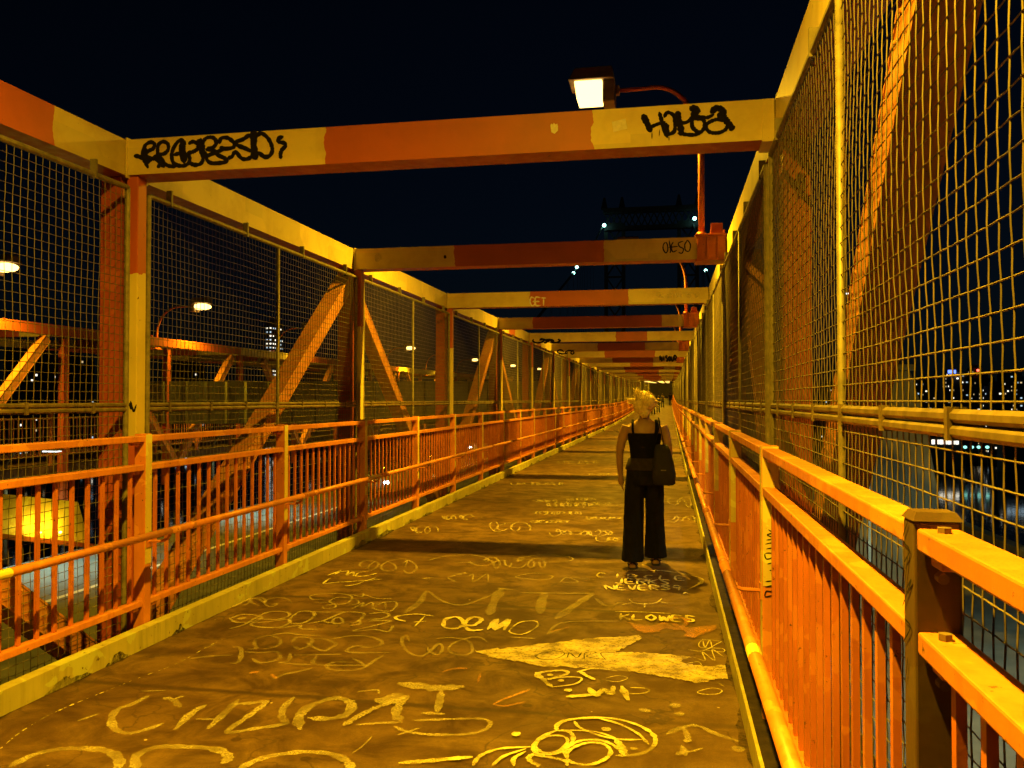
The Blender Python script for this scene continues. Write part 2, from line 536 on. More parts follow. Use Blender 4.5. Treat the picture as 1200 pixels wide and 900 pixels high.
FONT = {
    'A': [[(0, 1), (.5, 0), (1, 1)], [(.2, .6), (.8, .6)]], 'B': [[(0, 1), (0, 0), (.8, .1), (.8, .4), (0, .5), (1, .6), (.9, 1), (0, 1)]],
    'C': [[(1, .1), (.4, 0), (0, .5), (.4, 1), (1, .9)]], 'D': [[(0, 1), (0, 0), (.8, .2), (.9, .8), (0, 1)]],
    'E': [[(1, 0), (0, 0), (0, 1), (1, 1)], [(0, .5), (.8, .5)]], 'F': [[(1, 0), (0, 0), (0, 1)], [(0, .5), (.7, .5)]],
    'G': [[(1, .1), (.3, 0), (0, .5), (.3, 1), (1, .9), (1, .5), (.5, .5)]], 'H': [[(0, 0), (0, 1)], [(1, 0), (1, 1)], [(0, .5), (1, .5)]],
    'I': [[(.5, 0), (.5, 1)]], 'J': [[(.8, 0), (.8, .8), (.4, 1), (0, .8)]], 'K': [[(0, 0), (0, 1)], [(.9, 0), (0, .55)], [(.2, .45), (1, 1)]],
    'L': [[(0, 0), (0, 1), (1, 1)]], 'M': [[(0, 1), (.1, 0), (.5, .7), (.9, 0), (1, 1)]], 'N': [[(0, 1), (0, 0), (1, 1), (1, 0)]],
    'O': [[(.5, 0), (0, .5), (.5, 1), (1, .5), (.5, 0)]], 'P': [[(0, 1), (0, 0), (.9, .1), (.9, .45), (0, .55)]],
    'R': [[(0, 1), (0, 0), (.9, .1), (.9, .4), (0, .5)], [(.3, .5), (1, 1)]], 'S': [[(1, .1), (.3, 0), (.1, .3), (.9, .65), (.7, 1), (0, .9)]],
    'T': [[(0, 0), (1, 0)], [(.5, 0), (.5, 1)]], 'U': [[(0, 0), (.1, .9), (.8, 1), (1, 0)]], 'V': [[(0, 0), (.5, 1), (1, 0)]],
    'W': [[(0, 0), (.2, 1), (.5, .3), (.8, 1), (1, 0)]], 'Y': [[(0, 0), (.5, .5), (1, 0)], [(.5, .5), (.5, 1)]],
    'Z': [[(0, 0), (1, 0), (0, 1), (1, 1)]], '9': [[(.9, .3), (.4, .5), (.1, .25), (.5, 0), (.9, .3), (.7, 1)]],
    '8': [[(.5, .5), (.1, .25), (.5, 0), (.9, .25), (.5, .5), (0, .75), (.5, 1), (1, .75), (.5, .5)]], '1': [[(.3, .2), (.5, 0), (.5, 1)]],
    '2': [[(.1, .2), (.5, 0), (.9, .3), (0, 1), (1, 1)]], '0': [[(.5, 0), (0, .5), (.5, 1), (1, .5), (.5, 0)]],
}
def words(ink, plane, z, text, tl, tr, br, bl, w, gap=.28):
    n = len(text)
    def q(s, t):
        a = (tl[0] + (tr[0] - tl[0]) * s, tl[1] + (tr[1] - tl[1]) * s)
        b = (bl[0] + (br[0] - bl[0]) * s, bl[1] + (br[1] - bl[1]) * s)
        return (a[0] + (b[0] - a[0]) * t, a[1] + (b[1] - a[1]) * t)
    for i, ch in enumerate(text):
        for st in FONT.get(ch, []):
            pts = [q((i + gap / 2 + p[0] * (1 - gap)) / n + R.uniform(-.05, .05) / n, p[1] + R.uniform(-.06, .06)) for p in st]
            P = [plane(*px(z, p)) for p in pts]
            ink.stroke(smooth_pts(P, 5), w)

def scrib(ink, plane, z, x0, x1, y0, y1, w, seed):
    """an illegible looping tag inside a box"""
    r = random.Random(seed)
    h = y1 - y0
    n = max(3, int((x1 - x0) / max(6, h) * 1.1))
    pts = []
    ph = r.uniform(0, 6)
    m_ = n * 7
    for i in range(m_ + 1):
        t = i / m_
        k = int(t * n)
        rr_ = random.Random(seed * 31 + k)
        a_ = ph + 2 * PI * n * t * (1 if k % 3 else -1)
        pts.append((x0 + (x1 - x0) * t + math.cos(a_) * (x1 - x0) / n * rr_.uniform(.35, .8), (y0 + y1) / 2 + math.sin(a_) * h * rr_.uniform(.25, .5) + r.uniform(-.06, .06) * h))
    seg = []
    for p in pts:
        seg.append(p)
        if len(seg) > 5 and r.random() < .10:
            ink.stroke(smooth_pts([plane(*px(z, q)) for q in seg], 3), w * r.uniform(.7, 1.1)); seg = []
    if len(seg) > 2:
        ink.stroke(smooth_pts([plane(*px(z, q)) for q in seg], 3), w)

FLOOR = lambda u, v: clampx(at(u, v, Z=0))
LIFT = [0.004]
def floor_art(mat, label, items, extra=None):
    ink = Ink((0, 0, 1), LIFT[0])
    for z, w, pts in items:
        if len(pts) == 1:
            ink.blob(FLOOR(*px(z, pts[0])), w, Vector((1, 0, 0)), Vector((0, 1, 0)))
        else:
            ink.stroke(floor_pts(z, pts), w * .78, .3)
    if extra:
        extra(ink)
    LIFT[0] += 0.0006
    o = part(ink.mb, 'chalk_graffiti', M[mat], walk)
    o['label'] = label
    return o

floor_art('chalk_mid', 'large rubbed chalk letters reading CHZP on the near deck', [
    ('d', .05, [(745, 240), (670, 280), (590, 310), (560, 360), (580, 410), (640, 428), (720, 415), (820, 380)]),
    ('d', .018, [(710, 218), (830, 214)]), ('d', .05, [(820, 250), (870, 262), (905, 300)]), ('d', .03, [(870, 258), (925, 242)]),
    ('a', .05, [(690, 690), (640, 720), (585, 775)]), ('a', .03, [(655, 738), (720, 740)]), ('a', .05, [(800, 672), (740, 730), (695, 772)]),
    ('a', .045, [(780, 690), (850, 684), (890, 683), (830, 730), (760, 783), (860, 770), (965, 755)]), ('a', .05, [(985, 665), (950, 700), (945, 735), (965, 755)]),
    ('a', .065, [(1005, 775), (1000, 735), (1030, 700), (1075, 680), (1130, 668), (1175, 685), (1165, 720), (1110, 737), (1030, 735)]),
    ('a', .03, [(260, 745), (330, 722)])])
floor_art('chalk_mid', 'row of big chalk arches cut by the bottom of the view', [
    ('a', .06, [(30, 900), (110, 860), (200, 840), (290, 838), (370, 850), (400, 880), (390, 910)]),
    ('a', .06, [(460, 910), (455, 865), (520, 835), (620, 832), (720, 840), (765, 865), (745, 890)]),
    ('a', .055, [(790, 910), (880, 870), (1000, 850), (1100, 855), (1160, 880), (1180, 910)])])
def dotted(ink):
    pts = smooth_pts([FLOOR(*px('a', p)) for p in [(0, 840), (60, 790), (130, 745), (200, 710), (270, 680), (370, 640), (470, 600), (590, 555), (690, 500), (760, 465)]], 14)
    i = 0
    while i < len(pts) - 3:
        L = R.choice([2, 2, 3, 4])
        ink.stroke(pts[i:i + L], R.uniform(.006, .014), .5)
        i += L + R.choice([0, 1, 1, 2])
floor_art('chalk_hi', 'thin broken chalk line running near the yellow kerb', [], dotted)
floor_art('chalk_hi', 'short bright chalk tag beside the kerb', [
    ('e', .022, p) for p in ([(720, 75), (800, 45)], [(760, 70), (790, 55), (840, 50), (830, 75), (870, 55), (870, 80)], [(880, 80), (900, 60), (960, 50)],
                             [(880, 80), (940, 78), (1010, 62)], [(690, 125), (720, 100), (740, 90)], [(690, 125), (780, 115), (840, 112), (1040, 98)],
                             [(820, 135), (880, 130), (950, 105), (1000, 90)])])
floor_art('chalk_mid', 'looped bubble letters in chalk beside the kerb', [
    ('e', .022, p) for p in ([(700, 215), (630, 215), (620, 195), (700, 183), (800, 183), (860, 200), (840, 235), (780, 245), (730, 230), (780, 205), (880, 215), (900, 240), (840, 248)],
        [(850, 185), (920, 200), (930, 180)], [(930, 185), (980, 205), (1030, 212), (1095, 212)], [(645, 235), (760, 232)], [(700, 250), (760, 248), (760, 265), (700, 270), (690, 258)],
        [(860, 275), (930, 235), (920, 260), (980, 235), (980, 275)], [(980, 240), (1120, 232), (1090, 285), (990, 270), (1050, 235), (1060, 270)])] + [
    ('e', .030, p) for p in ([(150, 330), (220, 305), (310, 312), (330, 330), (260, 350), (180, 350), (140, 325)], [(140, 392), (230, 365), (290, 330), (380, 290), (480, 292), (490, 315), (420, 335), (310, 330)],
        [(310, 345), (270, 365), (330, 380), (440, 380), (500, 350), (480, 335), (400, 345), (300, 355)], [(510, 320), (560, 288), (630, 290), (640, 315), (590, 350), (520, 360), (495, 345), (510, 320)],
        [(640, 290), (760, 292), (830, 290), (920, 295), (930, 315), (890, 350), (850, 355)], [(600, 360), (700, 340), (780, 305), (830, 290)], [(760, 330), (790, 325), (810, 350), (770, 362), (750, 350), (760, 330)],
        [(900, 335), (910, 360), (850, 372)], [(430, 388), (560, 370), (560, 388), (660, 395)], [(690, 345), (740, 355), (830, 360)], [(960, 300), (1050, 295), (1080, 310), (1040, 330), (950, 335)],
        [(930, 345), (1090, 345), (870, 402), (1000, 395), (1075, 408), (1105, 370)])] + [('e', .035, [(215, 328)])])
floor_art('chalk_lo', 'faint worn chalk tag of overlapping loops', [
    ('e', .034, p) for p in ([(250, 510), (300, 505), (290, 470), (320, 440), (390, 432), (440, 450), (440, 480), (400, 500), (340, 510)], [(370, 430), (480, 415), (560, 425), (680, 430)],
        [(510, 470), (540, 440), (620, 445), (620, 480), (560, 510), (520, 490)], [(600, 470), (640, 500), (700, 520), (740, 500), (770, 480), (700, 450), (640, 450)],
        [(740, 450), (850, 432), (960, 435), (1030, 460), (1030, 485), (960, 500), (890, 490), (840, 510), (860, 530), (1090, 530)], [(160, 495), (210, 505), (210, 560), (190, 590), (150, 592)],
        [(220, 525), (330, 530), (420, 525), (440, 560), (400, 580), (320, 590), (280, 565)], [(500, 535), (490, 580), (440, 590), (560, 600), (640, 600)], [(520, 545), (800, 540)],
        [(655, 545), (655, 600), (960, 605)], [(860, 560), (940, 610), (860, 635), (740, 630), (715, 605), (770, 585), (870, 590)], [(1050, 545), (990, 580), (940, 620)],
        [(400, 690), (460, 660), (560, 640), (630, 620)], [(0, 505), (60, 485)], [(-100, 570), (0, 555), (100, 548), (165, 545)])])
floor_art('chalk_hi', 'bright chalk word ovea with a plus sign', [
    ('b', .045, [(345, 432), (350, 405), (390, 398), (410, 420), (385, 436), (345, 432)]), ('b', .045, [(415, 425), (445, 425), (470, 405), (440, 398), (413, 420), (430, 442), (475, 440)]),
    ('b', .05, [(490, 440), (520, 405), (515, 440), (560, 405), (545, 442)]), ('b', .018, [(565, 440), (600, 415), (650, 412), (655, 430), (610, 455), (570, 452), (565, 440)]),
    ('b', .012, [(650, 470), (560, 465)]), ('b', .02, [(245, 430), (280, 395)]), ('b', .02, [(240, 415), (285, 412)]), ('b', .032, [(215, 412), (185, 405), (188, 395), (250, 388), (310, 395)])])
floor_art('chalk_lo', 'broad smeared chalk letters MIN across the deck', [
    ('b', .07, [(210, 385), (260, 350), (285, 310)]), ('b', .04, [(290, 310), (340, 345), (400, 358), (450, 345), (500, 325)]), ('b', .1, [(495, 392), (510, 350), (535, 303)]),
    ('b', .06, [(520, 300), (580, 308)]), ('b', .05, [(600, 316), (740, 318), (850, 318)]), ('b', .09, [(682, 315), (670, 350), (665, 387)]), ('b', .09, [(842, 320), (780, 360), (718, 405)]),
    ('b', .04, [(850, 335), (890, 362), (935, 348)]), ('b', .03, [(690, 457), (720, 425), (780, 413), (950, 412)]), ('b', .06, [(695, 455), (745, 437)])])
def splash(pts, z):
    def f(ink):
        P = [Vector(p) for p in pts]
        out = []
        for a, b in zip(P, P[1:] + P[:1]):
            n = 9
            for k in range(n):
                q = a.lerp(b, k / n)
                out.append((q.x + R.uniform(-5, 5), q.y + R.uniform(-3.5, 3.5)))
        ink.fill([FLOOR(*px(z, p)) for p in reversed(out)])
    return f
V2 = lambda L: [(a, b, 0) for a, b in L]
floor_art('splash', 'big jagged splash of pale paint pointing across the deck', [], splash(V2([(55, 120), (180, 110), (320, 92), (480, 75), (620, 62), (740, 58), (745, 70), (690, 100),
    (640, 125), (760, 128), (880, 135), (955, 148), (900, 165), (1000, 185), (1100, 180), (1105, 235), (1050, 240), (985, 255), (880, 235), (760, 215), (640, 200), (480, 190), (350, 185), (230, 165), (130, 150)]), 'g'))
floor_art('black', 'thin dark scribble over the pale paint splash', [('g', .009, p) for p in (
    [(330, 140), (380, 122), (430, 132), (390, 155), (330, 155), (310, 140), (360, 125)], [(440, 150), (450, 130), (480, 150), (500, 128)], [(510, 160), (515, 130), (560, 128), (520, 145), (590, 158)], [(600, 160), (580, 130), (640, 128)])])
floor_art('chalk_hi', 'bright chalk letters BF over SMD', [
    ('g', .035, [(308, 225), (340, 210), (420, 203), (442, 215), (400, 230), (350, 240), (308, 225)]), ('g', .04, [(310, 210), (340, 240), (380, 275)]), ('g', .02, [(350, 242), (440, 230), (500, 236), (470, 260), (380, 272)]),
    ('g', .02, [(370, 222)]), ('g', .02, [(415, 245)]), ('g', .025, [(480, 210), (550, 195), (650, 205)]), ('g', .035, [(490, 205), (520, 225), (555, 242)]), ('g', .008, [(600, 235), (650, 225), (690, 235), (650, 250), (600, 245)]),
    ('g', .025, [(445, 285)]), ('g', .045, [(435, 312), (500, 308), (565, 302)]), ('g', .045, [(530, 275), (560, 308), (590, 280), (620, 302), (632, 268)]), ('g', .05, [(665, 268), (692, 328)]),
    ('g', .014, [(690, 300), (740, 300), (780, 290), (760, 278), (700, 275)])])
floor_art('chalk_hi', 'large chalk face of ovals and arcs at the bottom of the view', [
    ('g', .03, [(395, 455), (400, 430), (440, 410), (540, 400), (640, 405), (730, 430), (790, 465), (805, 500), (780, 535), (720, 555), (640, 558)]),
    ('g', .028, [(395, 455), (450, 460), (465, 490), (440, 525), (390, 550), (320, 550), (300, 520), (330, 485), (395, 455)]), ('g', .022, [(312, 520), (330, 490), (380, 475), (430, 480), (440, 505), (400, 540), (340, 545), (312, 520)]),
    ('g', .028, [(430, 560), (440, 525), (500, 495), (580, 495), (640, 520), (680, 560)]), ('g', .026, [(440, 570), (450, 535), (520, 505), (590, 510), (620, 540), (600, 570), (540, 595), (470, 590), (440, 570)]),
    ('g', .02, [(470, 415), (490, 440), (560, 470), (650, 490), (750, 492)]), ('g', .024, [(560, 400), (650, 425), (730, 465), (780, 515)]), ('g', .04, [(640, 490), (670, 530), (680, 560)]),
    ('g', .025, [(600, 448)]), ('g', .024, [(228, 468)]), ('g', .016, [(715, 530)]), ('g', .02, [(430, 452), (550, 458), (640, 485)]),
    ('g', .026, [(50, 600), (80, 560), (160, 530), (290, 522)]), ('g', .026, [(130, 600), (180, 560), (270, 530)]), ('g', .026, [(220, 602), (220, 570), (270, 540)]),
    ('g', .03, [(330, 600), (300, 590), (280, 570), (300, 550)]), ('g', .026, [(300, 555), (360, 565), (430, 580), (440, 602)]), ('f', .045, [(335, 685), (480, 675), (640, 660), (770, 650)])])
floor_art('chalk_mid', 'blurred chalk hooks near the river side kerb', [
    ('g', .04, [(893, 557), (915, 545), (945, 538)]), ('g', .035, [(915, 515), (930, 560)]), ('g', .02, [(940, 545), (1000, 528)]), ('g', .04, [(850, 470), (920, 440), (980, 435), (1060, 470), (1150, 500)]),
    ('g', .04, [(920, 440), (935, 470), (940, 495), (920, 497)]), ('g', .03, [(1145, 530)]), ('g', .03, [(885, 350)]), ('g', .03, [(760, 370)]), ('g', .025, [(905, 385)])])
floor_art('chalk_mid', 'smeared chalk letter A with an I and a long oval', [
    ('f', .05, [(10, 465), (100, 410), (200, 360), (290, 330), (380, 290)]), ('f', .06, [(385, 285), (340, 340), (320, 400), (350, 440)]), ('f', .035, [(90, 460), (220, 450), (365, 445)]), ('f', .02, [(95, 265), (210, 255), (220, 280)]),
    ('f', .05, [(585, 262), (575, 330), (560, 385)]), ('f', .045, [(470, 390), (605, 397)]), ('f', .03, [(420, 435), (560, 430), (700, 425), (820, 425), (875, 450), (840, 490), (740, 515), (600, 520), (480, 515), (380, 500), (310, 470)]),
    ('f', .025, [(330, 520), (460, 480)]), ('f', .012, [(60, 630), (120, 590), (180, 530)]), ('f', .14, [(210, 330), (300, 300), (370, 285)]), ('f', .12, [(330, 215), (480, 235), (560, 245), (720, 235)])])
floor_art('chalk_or', 'faint orange chalk strokes on the deck', [
    ('f', .02, [(890, 340), (950, 310)]), ('f', .025, [(890, 340), (960, 350), (1080, 325)]), ('f', .03, [(950, 310), (1100, 255)]), ('f', .03, [(590, 150), (660, 130), (740, 128)]), ('f', .02, [(800, 210), (815, 160)]),
    ('e', .05, [(260, 655), (320, 650)]), ('e', .03, [(390, 660), (420, 690)]), ('b', .03, [(700, 450), (760, 435)])])
def circle_words(ink):
    words(ink, FLOOR, 'h', 'CIRCLE', (300, 125), (910, 150), (910, 174), (300, 152), .02, .45)
    words(ink, FLOOR, 'h', 'JERKS', (430, 160), (800, 172), (790, 200), (430, 192), .024)
    words(ink, FLOOR, 'h', 'NEVER89', (370, 205), (870, 205), (870, 238), (380, 232), .022)
floor_art('chalk_hi', 'chalk words CIRCLE JERKS NEVER inside an oval', [
    ('h', .02, [(490, 108), (620, 108), (750, 112), (900, 135), (990, 160), (1000, 180), (960, 205), (900, 235)]), ('h', .05, [(975, 160), (995, 180), (975, 200)]), ('h', .02, [(880, 262), (890, 250), (910, 262)])], circle_words)
floor_art('chalk_hi', 'chalk whiskered face above the word KLOWES', [
    ('h', .016, [(485, 330), (550, 318)]), ('h', .016, [(530, 295), (560, 318), (630, 325), (700, 318), (740, 292)]), ('h', .016, [(720, 310), (780, 322)]), ('h', .02, [(630, 322), (630, 347)]),
    ('h', .02, [(440, 375), (620, 378), (800, 388)])], lambda ink: words(ink, FLOOR, 'h', 'KLOWES', (465, 388), (960, 405), (960, 440), (465, 425), .022))
floor_art('chalk_or', 'orange chalk splash under the word KLOWES', [('h', .05, [(780, 440), (830, 410), (900, 430), (870, 470), (800, 450)])], splash(V2([(520, 445), (620, 460), (690, 462), (760, 440), (800, 470), (850, 470),
    (930, 480), (1000, 470), (1090, 460), (1080, 490), (940, 545), (880, 530), (900, 500), (820, 490), (760, 480), (720, 505), (620, 510), (570, 485)]), 'h'))
floor_art('chalk_hi', 'thin looping scribbles against the river side kerb', [('g', .009, p) for p in (
    [(940, 120), (1000, 125), (1060, 95), (1075, 85), (1000, 80), (990, 110), (1080, 115), (1090, 130), (1000, 120)], [(960, 150), (1010, 165), (1000, 130), (1050, 165), (1040, 120), (1090, 150)],
    [(980, 295), (1040, 280), (1080, 290), (1060, 305), (1000, 305), (980, 295)], [(1060, 255), (1090, 275)], [(930, 180), (980, 170), (1000, 190)], [(1000, 75), (1010, 110), (1030, 80), (1040, 115)])])
floor_art('chalk_mid', 'long thin chalk ovals and letters CEN beyond the smeared word', [('i', .018, p) for p in (
    [(230, 370), (310, 350), (420, 345), (490, 360), (480, 375), (330, 380)], [(600, 365), (720, 345), (840, 350), (860, 370), (720, 378), (610, 370)], [(860, 372), (1090, 382)], [(300, 440), (210, 450), (300, 455)],
    [(340, 430), (400, 425), (320, 445), (350, 462), (330, 462)], [(410, 440), (430, 430), (430, 465), (490, 430), (495, 465)], [(620, 440), (700, 425), (780, 440), (740, 455), (640, 448), (620, 440)],
    [(810, 468), (840, 445), (890, 465), (820, 468)], [(860, 445), (960, 455)], [(130, 400), (140, 370), (120, 385)])])
def far_tags(ink):
    k = 100
    for (x0, x1, y0, y1) in ((500, 660, 195, 245), (780, 1040, 232, 262), (290, 420, 165, 192), (790, 1060, 108, 130), (690, 850, 190, 205), (930, 1080, 175, 190), (700, 800, 100, 112), (840, 960, 92, 106), (150, 260, 215, 250), (690, 900, 150, 168), (980, 1075, 262, 290)):
        scrib(ink, FLOOR, 'i', x0, x1, y0, y1, .022, k); k += 1
    for (x0, x1, y0, y1) in ((785, 812, 582, 596), (786, 815, 606, 614), (780, 800, 535, 541), (640, 700, 590, 596), (775, 798, 520, 524), (600, 660, 566, 570), (690, 720, 555, 560), (655, 700, 540, 545)):
        scrib(ink, FLOOR, 'p', x0, x1, y0, y1, .025, k); k += 1
floor_art('chalk_mid', 'small bright chalk tags scattered beyond the beam shadow', [], far_tags)
def faint_tags(ink):
    k = 300
    for (x0, x1, y0, y1) in ((560, 640, 655, 668), (420, 480, 655, 675), (470, 560, 745, 775), (250, 330, 700, 715)):
        scrib(ink, FLOOR, 'p', x0, x1, y0, y1, .022, k); k += 1
floor_art('chalk_lo', 'barely visible worn chalk tags between the bright ones', [], faint_tags)

# ------------------------------------------------------------------ frames: cross beams, chords, columns, diagonals
def beam_mesh():
    mb = MB()
    x0, x1 = LC + .003, RC - .003
    mb.box(x0, x1, 0, .22, ZB, ZT)
    mb.mi[0] = 1
    # end plates and a lip along the underside
    mb.box(x0 + .004, x0 + .016, -.012, .232, ZB - .02, ZT + .012)
    mb.box(x1 - .075, x1 - .004, -.012, .232, ZB - .012, ZT - .003)
    return mb.mesh('cross_beam', [M['patch'], M['red']])
BEAM = beam_mesh()
PATCH = {0: (-2.4, -.5), 1: (-2.21, -.42), 2: (-2.44, -.68), 3: (-2.25, -.60), 4: (-2.9, -.1), 5: (-1.35, -.52), 6: (-2.2, -.7), 7: (-2.3, -.45)}
BEAM_LABEL = {
    0: 'overhead steel cross beam just ahead of the camera, above the first lamp',
    1: 'nearest overhead cross beam, buff ends tagged with thick black graffiti',
    2: 'second overhead cross beam, thin black loop tag beside the red lamp mount',
    3: 'third overhead cross beam, small white tag near its middle',
    4: 'fourth overhead cross beam, dull red behind the white tagged one'}
beams = {}
for i in range(NF):
    o = bpy.data.objects.new('cross_beam', BEAM); C.objects.link(o)
    o.location, o.rotation_euler = place(YF(i))
    a, b = PATCH.get(i, (R.uniform(-2.8, -1.6), R.uniform(-.9, -.2)))
    o['patch_from'], o['patch_to'], o['patch_axis'] = a, b, 0.0
    tag(o, BEAM_LABEL.get(i, '%s overhead cross beam counted from the camera' % ORD[i] if i < 12 else 'distant overhead cross beam in the far end of the row'), 'beam', 'overhead cross beams')
    beams[i] = o

def on_beam(i):
    y = YF(i)
    return lambda u, v: (lambda p: Vector((p.x, 0, p.z)))(at(u, v, Y=y))
def beam_art(i, items, mat, label, name='graffiti_tag', plane=None, extra=None):
    ink = Ink((0, -1, 0), .0015)
    pl = plane or on_beam(i)
    for z, w, pts in items:
        if len(pts) == 1:
            ink.blob(pl(*px(z, pts[0])), w, Vector((1, 0, 0)), Vector((0, 0, -1)))
        else:
            ink.stroke(smooth_pts([pl(*px(z, p)) for p in pts]), w)
    if extra: extra(ink, pl)
    o = part(ink.mb, name, M[mat], beams[i]); o['label'] = label
    return o
T = .029
beam_art(1, [('t', T, p) for p in (
    [(92, 505), (125, 510), (155, 528)], [(185, 585), (165, 540), (150, 490), (165, 440), (200, 418), (225, 432), (215, 460), (185, 475), (165, 500), (200, 520), (240, 530), (260, 560), (240, 580)],
    [(290, 580), (255, 540), (245, 480), (250, 435), (280, 415), (310, 430), (312, 465), (290, 490), (255, 500), (200, 530), (180, 555)], [(255, 500), (290, 555), (330, 572), (370, 568)],
    [(415, 405), (380, 410), (345, 460), (335, 510), (350, 555), (400, 570), (440, 555), (450, 520), (430, 500), (390, 490), (345, 500)], [(440, 430), (470, 415), (500, 430), (500, 460), (470, 480), (430, 490)],
    [(500, 400), (520, 460), (535, 520), (520, 555), (480, 563), (440, 545)], [(540, 470), (535, 420), (560, 390), (600, 390), (620, 420), (600, 450), (550, 465)],
    [(550, 465), (600, 470), (630, 500), (680, 525), (680, 545), (600, 553), (565, 538), (560, 510), (600, 490), (650, 470), (700, 450)], [(640, 430), (650, 395), (690, 390), (730, 420), (730, 450), (680, 460), (640, 450)],
    [(730, 420), (790, 400), (830, 375), (850, 400), (850, 450), (850, 500), (820, 525), (780, 520), (740, 470)], [(740, 470), (720, 510), (690, 520)], [(870, 380), (910, 362), (955, 400), (978, 460), (965, 500), (930, 512), (885, 480)],
    [(730, 420), (760, 440), (810, 460), (850, 480)], [(1050, 382), (1018, 395), (1020, 415), (1055, 425), (1060, 445), (1038, 470), (1030, 500), (1035, 525)])] + [
    ('t', .05, p) for p in ([(415, 405), (402, 450), (410, 520), (430, 540)], [(835, 380), (865, 372), (858, 430), (868, 500), (860, 530)], [(500, 405), (525, 430), (530, 480), (560, 520)], [(165, 450), (158, 500), (185, 560)])],
    'black', 'thick black looping graffiti tag on the buff end')
beam_art(1, [('s', .024, p) for p in ([(600, 550), (660, 525), (700, 515)], [(662, 455), (675, 500), (690, 560), (712, 608)], [(690, 490), (710, 460), (745, 475), (755, 520), (750, 570), (715, 585), (695, 555)],
    [(755, 500), (800, 520), (835, 510), (860, 480)], [(870, 470), (855, 510), (860, 550), (900, 575), (925, 550), (925, 510), (900, 490)], [(900, 480), (940, 490), (985, 470)],
    [(1050, 510), (1000, 500), (950, 520), (935, 545), (960, 575), (1010, 578), (1050, 560), (1065, 530)], [(790, 585), (840, 590), (880, 588), (920, 565)])] + [
    ('s', .040, p) for p in ([(565, 470), (590, 520), (615, 575)], [(770, 450), (775, 500), (790, 560), (790, 596)], [(840, 445), (865, 434), (885, 448), (870, 470), (848, 462)], [(1030, 475), (1050, 500), (1080, 540), (1098, 562)],
                        [(985, 465), (980, 445), (1005, 434), (1035, 448), (1030, 472), (1000, 475)], [(700, 520), (705, 570), (710, 600)], [(855, 480), (880, 490), (910, 490)])] + [
    ('s', .006, p) for p in ([(720, 600), (720, 625)], [(665, 560), (662, 600)], [(850, 580), (851, 600)], [(620, 575), (620, 615)], [(1005, 475), (1005, 505)], [(875, 545), (876, 570)])],
    'black', 'thick black dripping graffiti tag at the lamp end')
def sticker(i, pts, label, mat='sticker'):
    ink = Ink((0, -1, 0), .002); pl = on_beam(i)
    ink.fill([pl(*p) for p in reversed(pts)])
    o = part(ink.mb, 'sticker', M[mat], beams[i]); o['label'] = label
sticker(1, [(645, 147), (646, 145), (648, 146), (649, 144), (651, 146), (653, 145), (654, 148), (654, 153), (650, 157), (646, 155)], 'small white hand-shaped sticker')
sticker(1, [(717, 143), (733, 139), (735, 151), (719, 155)], 'small pale rectangular sticker')
beam_art(1, [('p', .004, [(720, 147), (725, 144), (727, 149), (731, 143)]), ('p', .003, [(721, 151), (732, 148)])], 'black', 'scribble on the pale sticker')
beam_art(2, [('w', .014, p) for p in ([(600, 385), (585, 400), (583, 430), (600, 458), (615, 440), (612, 400), (600, 385)], [(625, 370), (635, 440), (630, 460)], [(620, 420), (690, 412)], [(655, 380), (640, 410), (650, 450), (680, 440)],
    [(725, 375), (690, 390), (700, 415), (725, 430), (715, 460), (690, 455)], [(750, 375), (735, 400), (740, 440), (765, 445), (775, 405), (760, 375), (745, 372)])], 'black', 'thin black loop tag')
beam_art(2, [('x', .05, [(172, 88)])], 'chalk_mid', 'round paint spot', 'paint_spot')
beam_art(2, [('x', .02, [(486, 84)])], 'black', 'dark spot', 'paint_spot')
beam_art(3, [], 'whitepaint', 'small white outlined tag', extra=lambda ink, pl: words(ink, pl, 'x', 'GET', (882, 276), (962, 276), (960, 312), (885, 312), .026, .2))
for i, (u0, u1, v0, v1, mt) in {5: (628, 655, 397, 402, 'black'), 6: (655, 676, 410, 415, 'black')}.items():
    beam_art(i, [], mt, 'small tag', extra=lambda ink, pl: scrib(ink, pl, 'p', u0, u1, v0, v1, .05, 900 + i))
beam_art(7, [], 'black', 'black tag reading NISOUR', extra=lambda ink, pl: words(ink, pl, 'p', 'NISOUR', (773, 417), (793, 417), (793, 423), (773, 423), .06))
beam_art(3, [], 'chalk_lo', 'faded scribble', extra=lambda ink, pl: scrib(ink, pl, 'p', 768, 822, 342, 350, .03, 950))

def chord_mesh(x0, x1):
    mb = MB()
    mb.box(x0, x1, 0, BAY - .003, ZB, ZT)
    mb.mi[0] = 1
    return mb.mesh('top_chord', [M['patch'], M['red']])
CH = {-1: chord_mesh(LC - .23, LC), 1: chord_mesh(RC, RC + .23)}
def side(s): return 'roadway side' if s < 0 else 'river side'
for s in (-1, 1):
    for i in range(NF - 1):
        o = bpy.data.objects.new('top_chord', CH[s]); C.objects.link(o)
        o.location, o.rotation_euler = place(YF(i))
        o['patch_axis'] = 1.0
        o['patch_from'], o['patch_to'] = (-1.0, 3.68) if (i == 0 and s < 0) else R.choice([(-2, -1), (-2, -1), (-2, -1), (1.4, 2.2), (-1, .5)]) if i > 3 else (-2, -1)
        tag(o, ('%s top chord girder from the camera on the %s' % (ORD[i + 1], side(s))) + (', red then buff' if i == 0 and s < 0 else '') if i < 9 else 'distant top chord girder far along the %s' % side(s),
            'girder', 'top chord girders of the %s' % side(s))

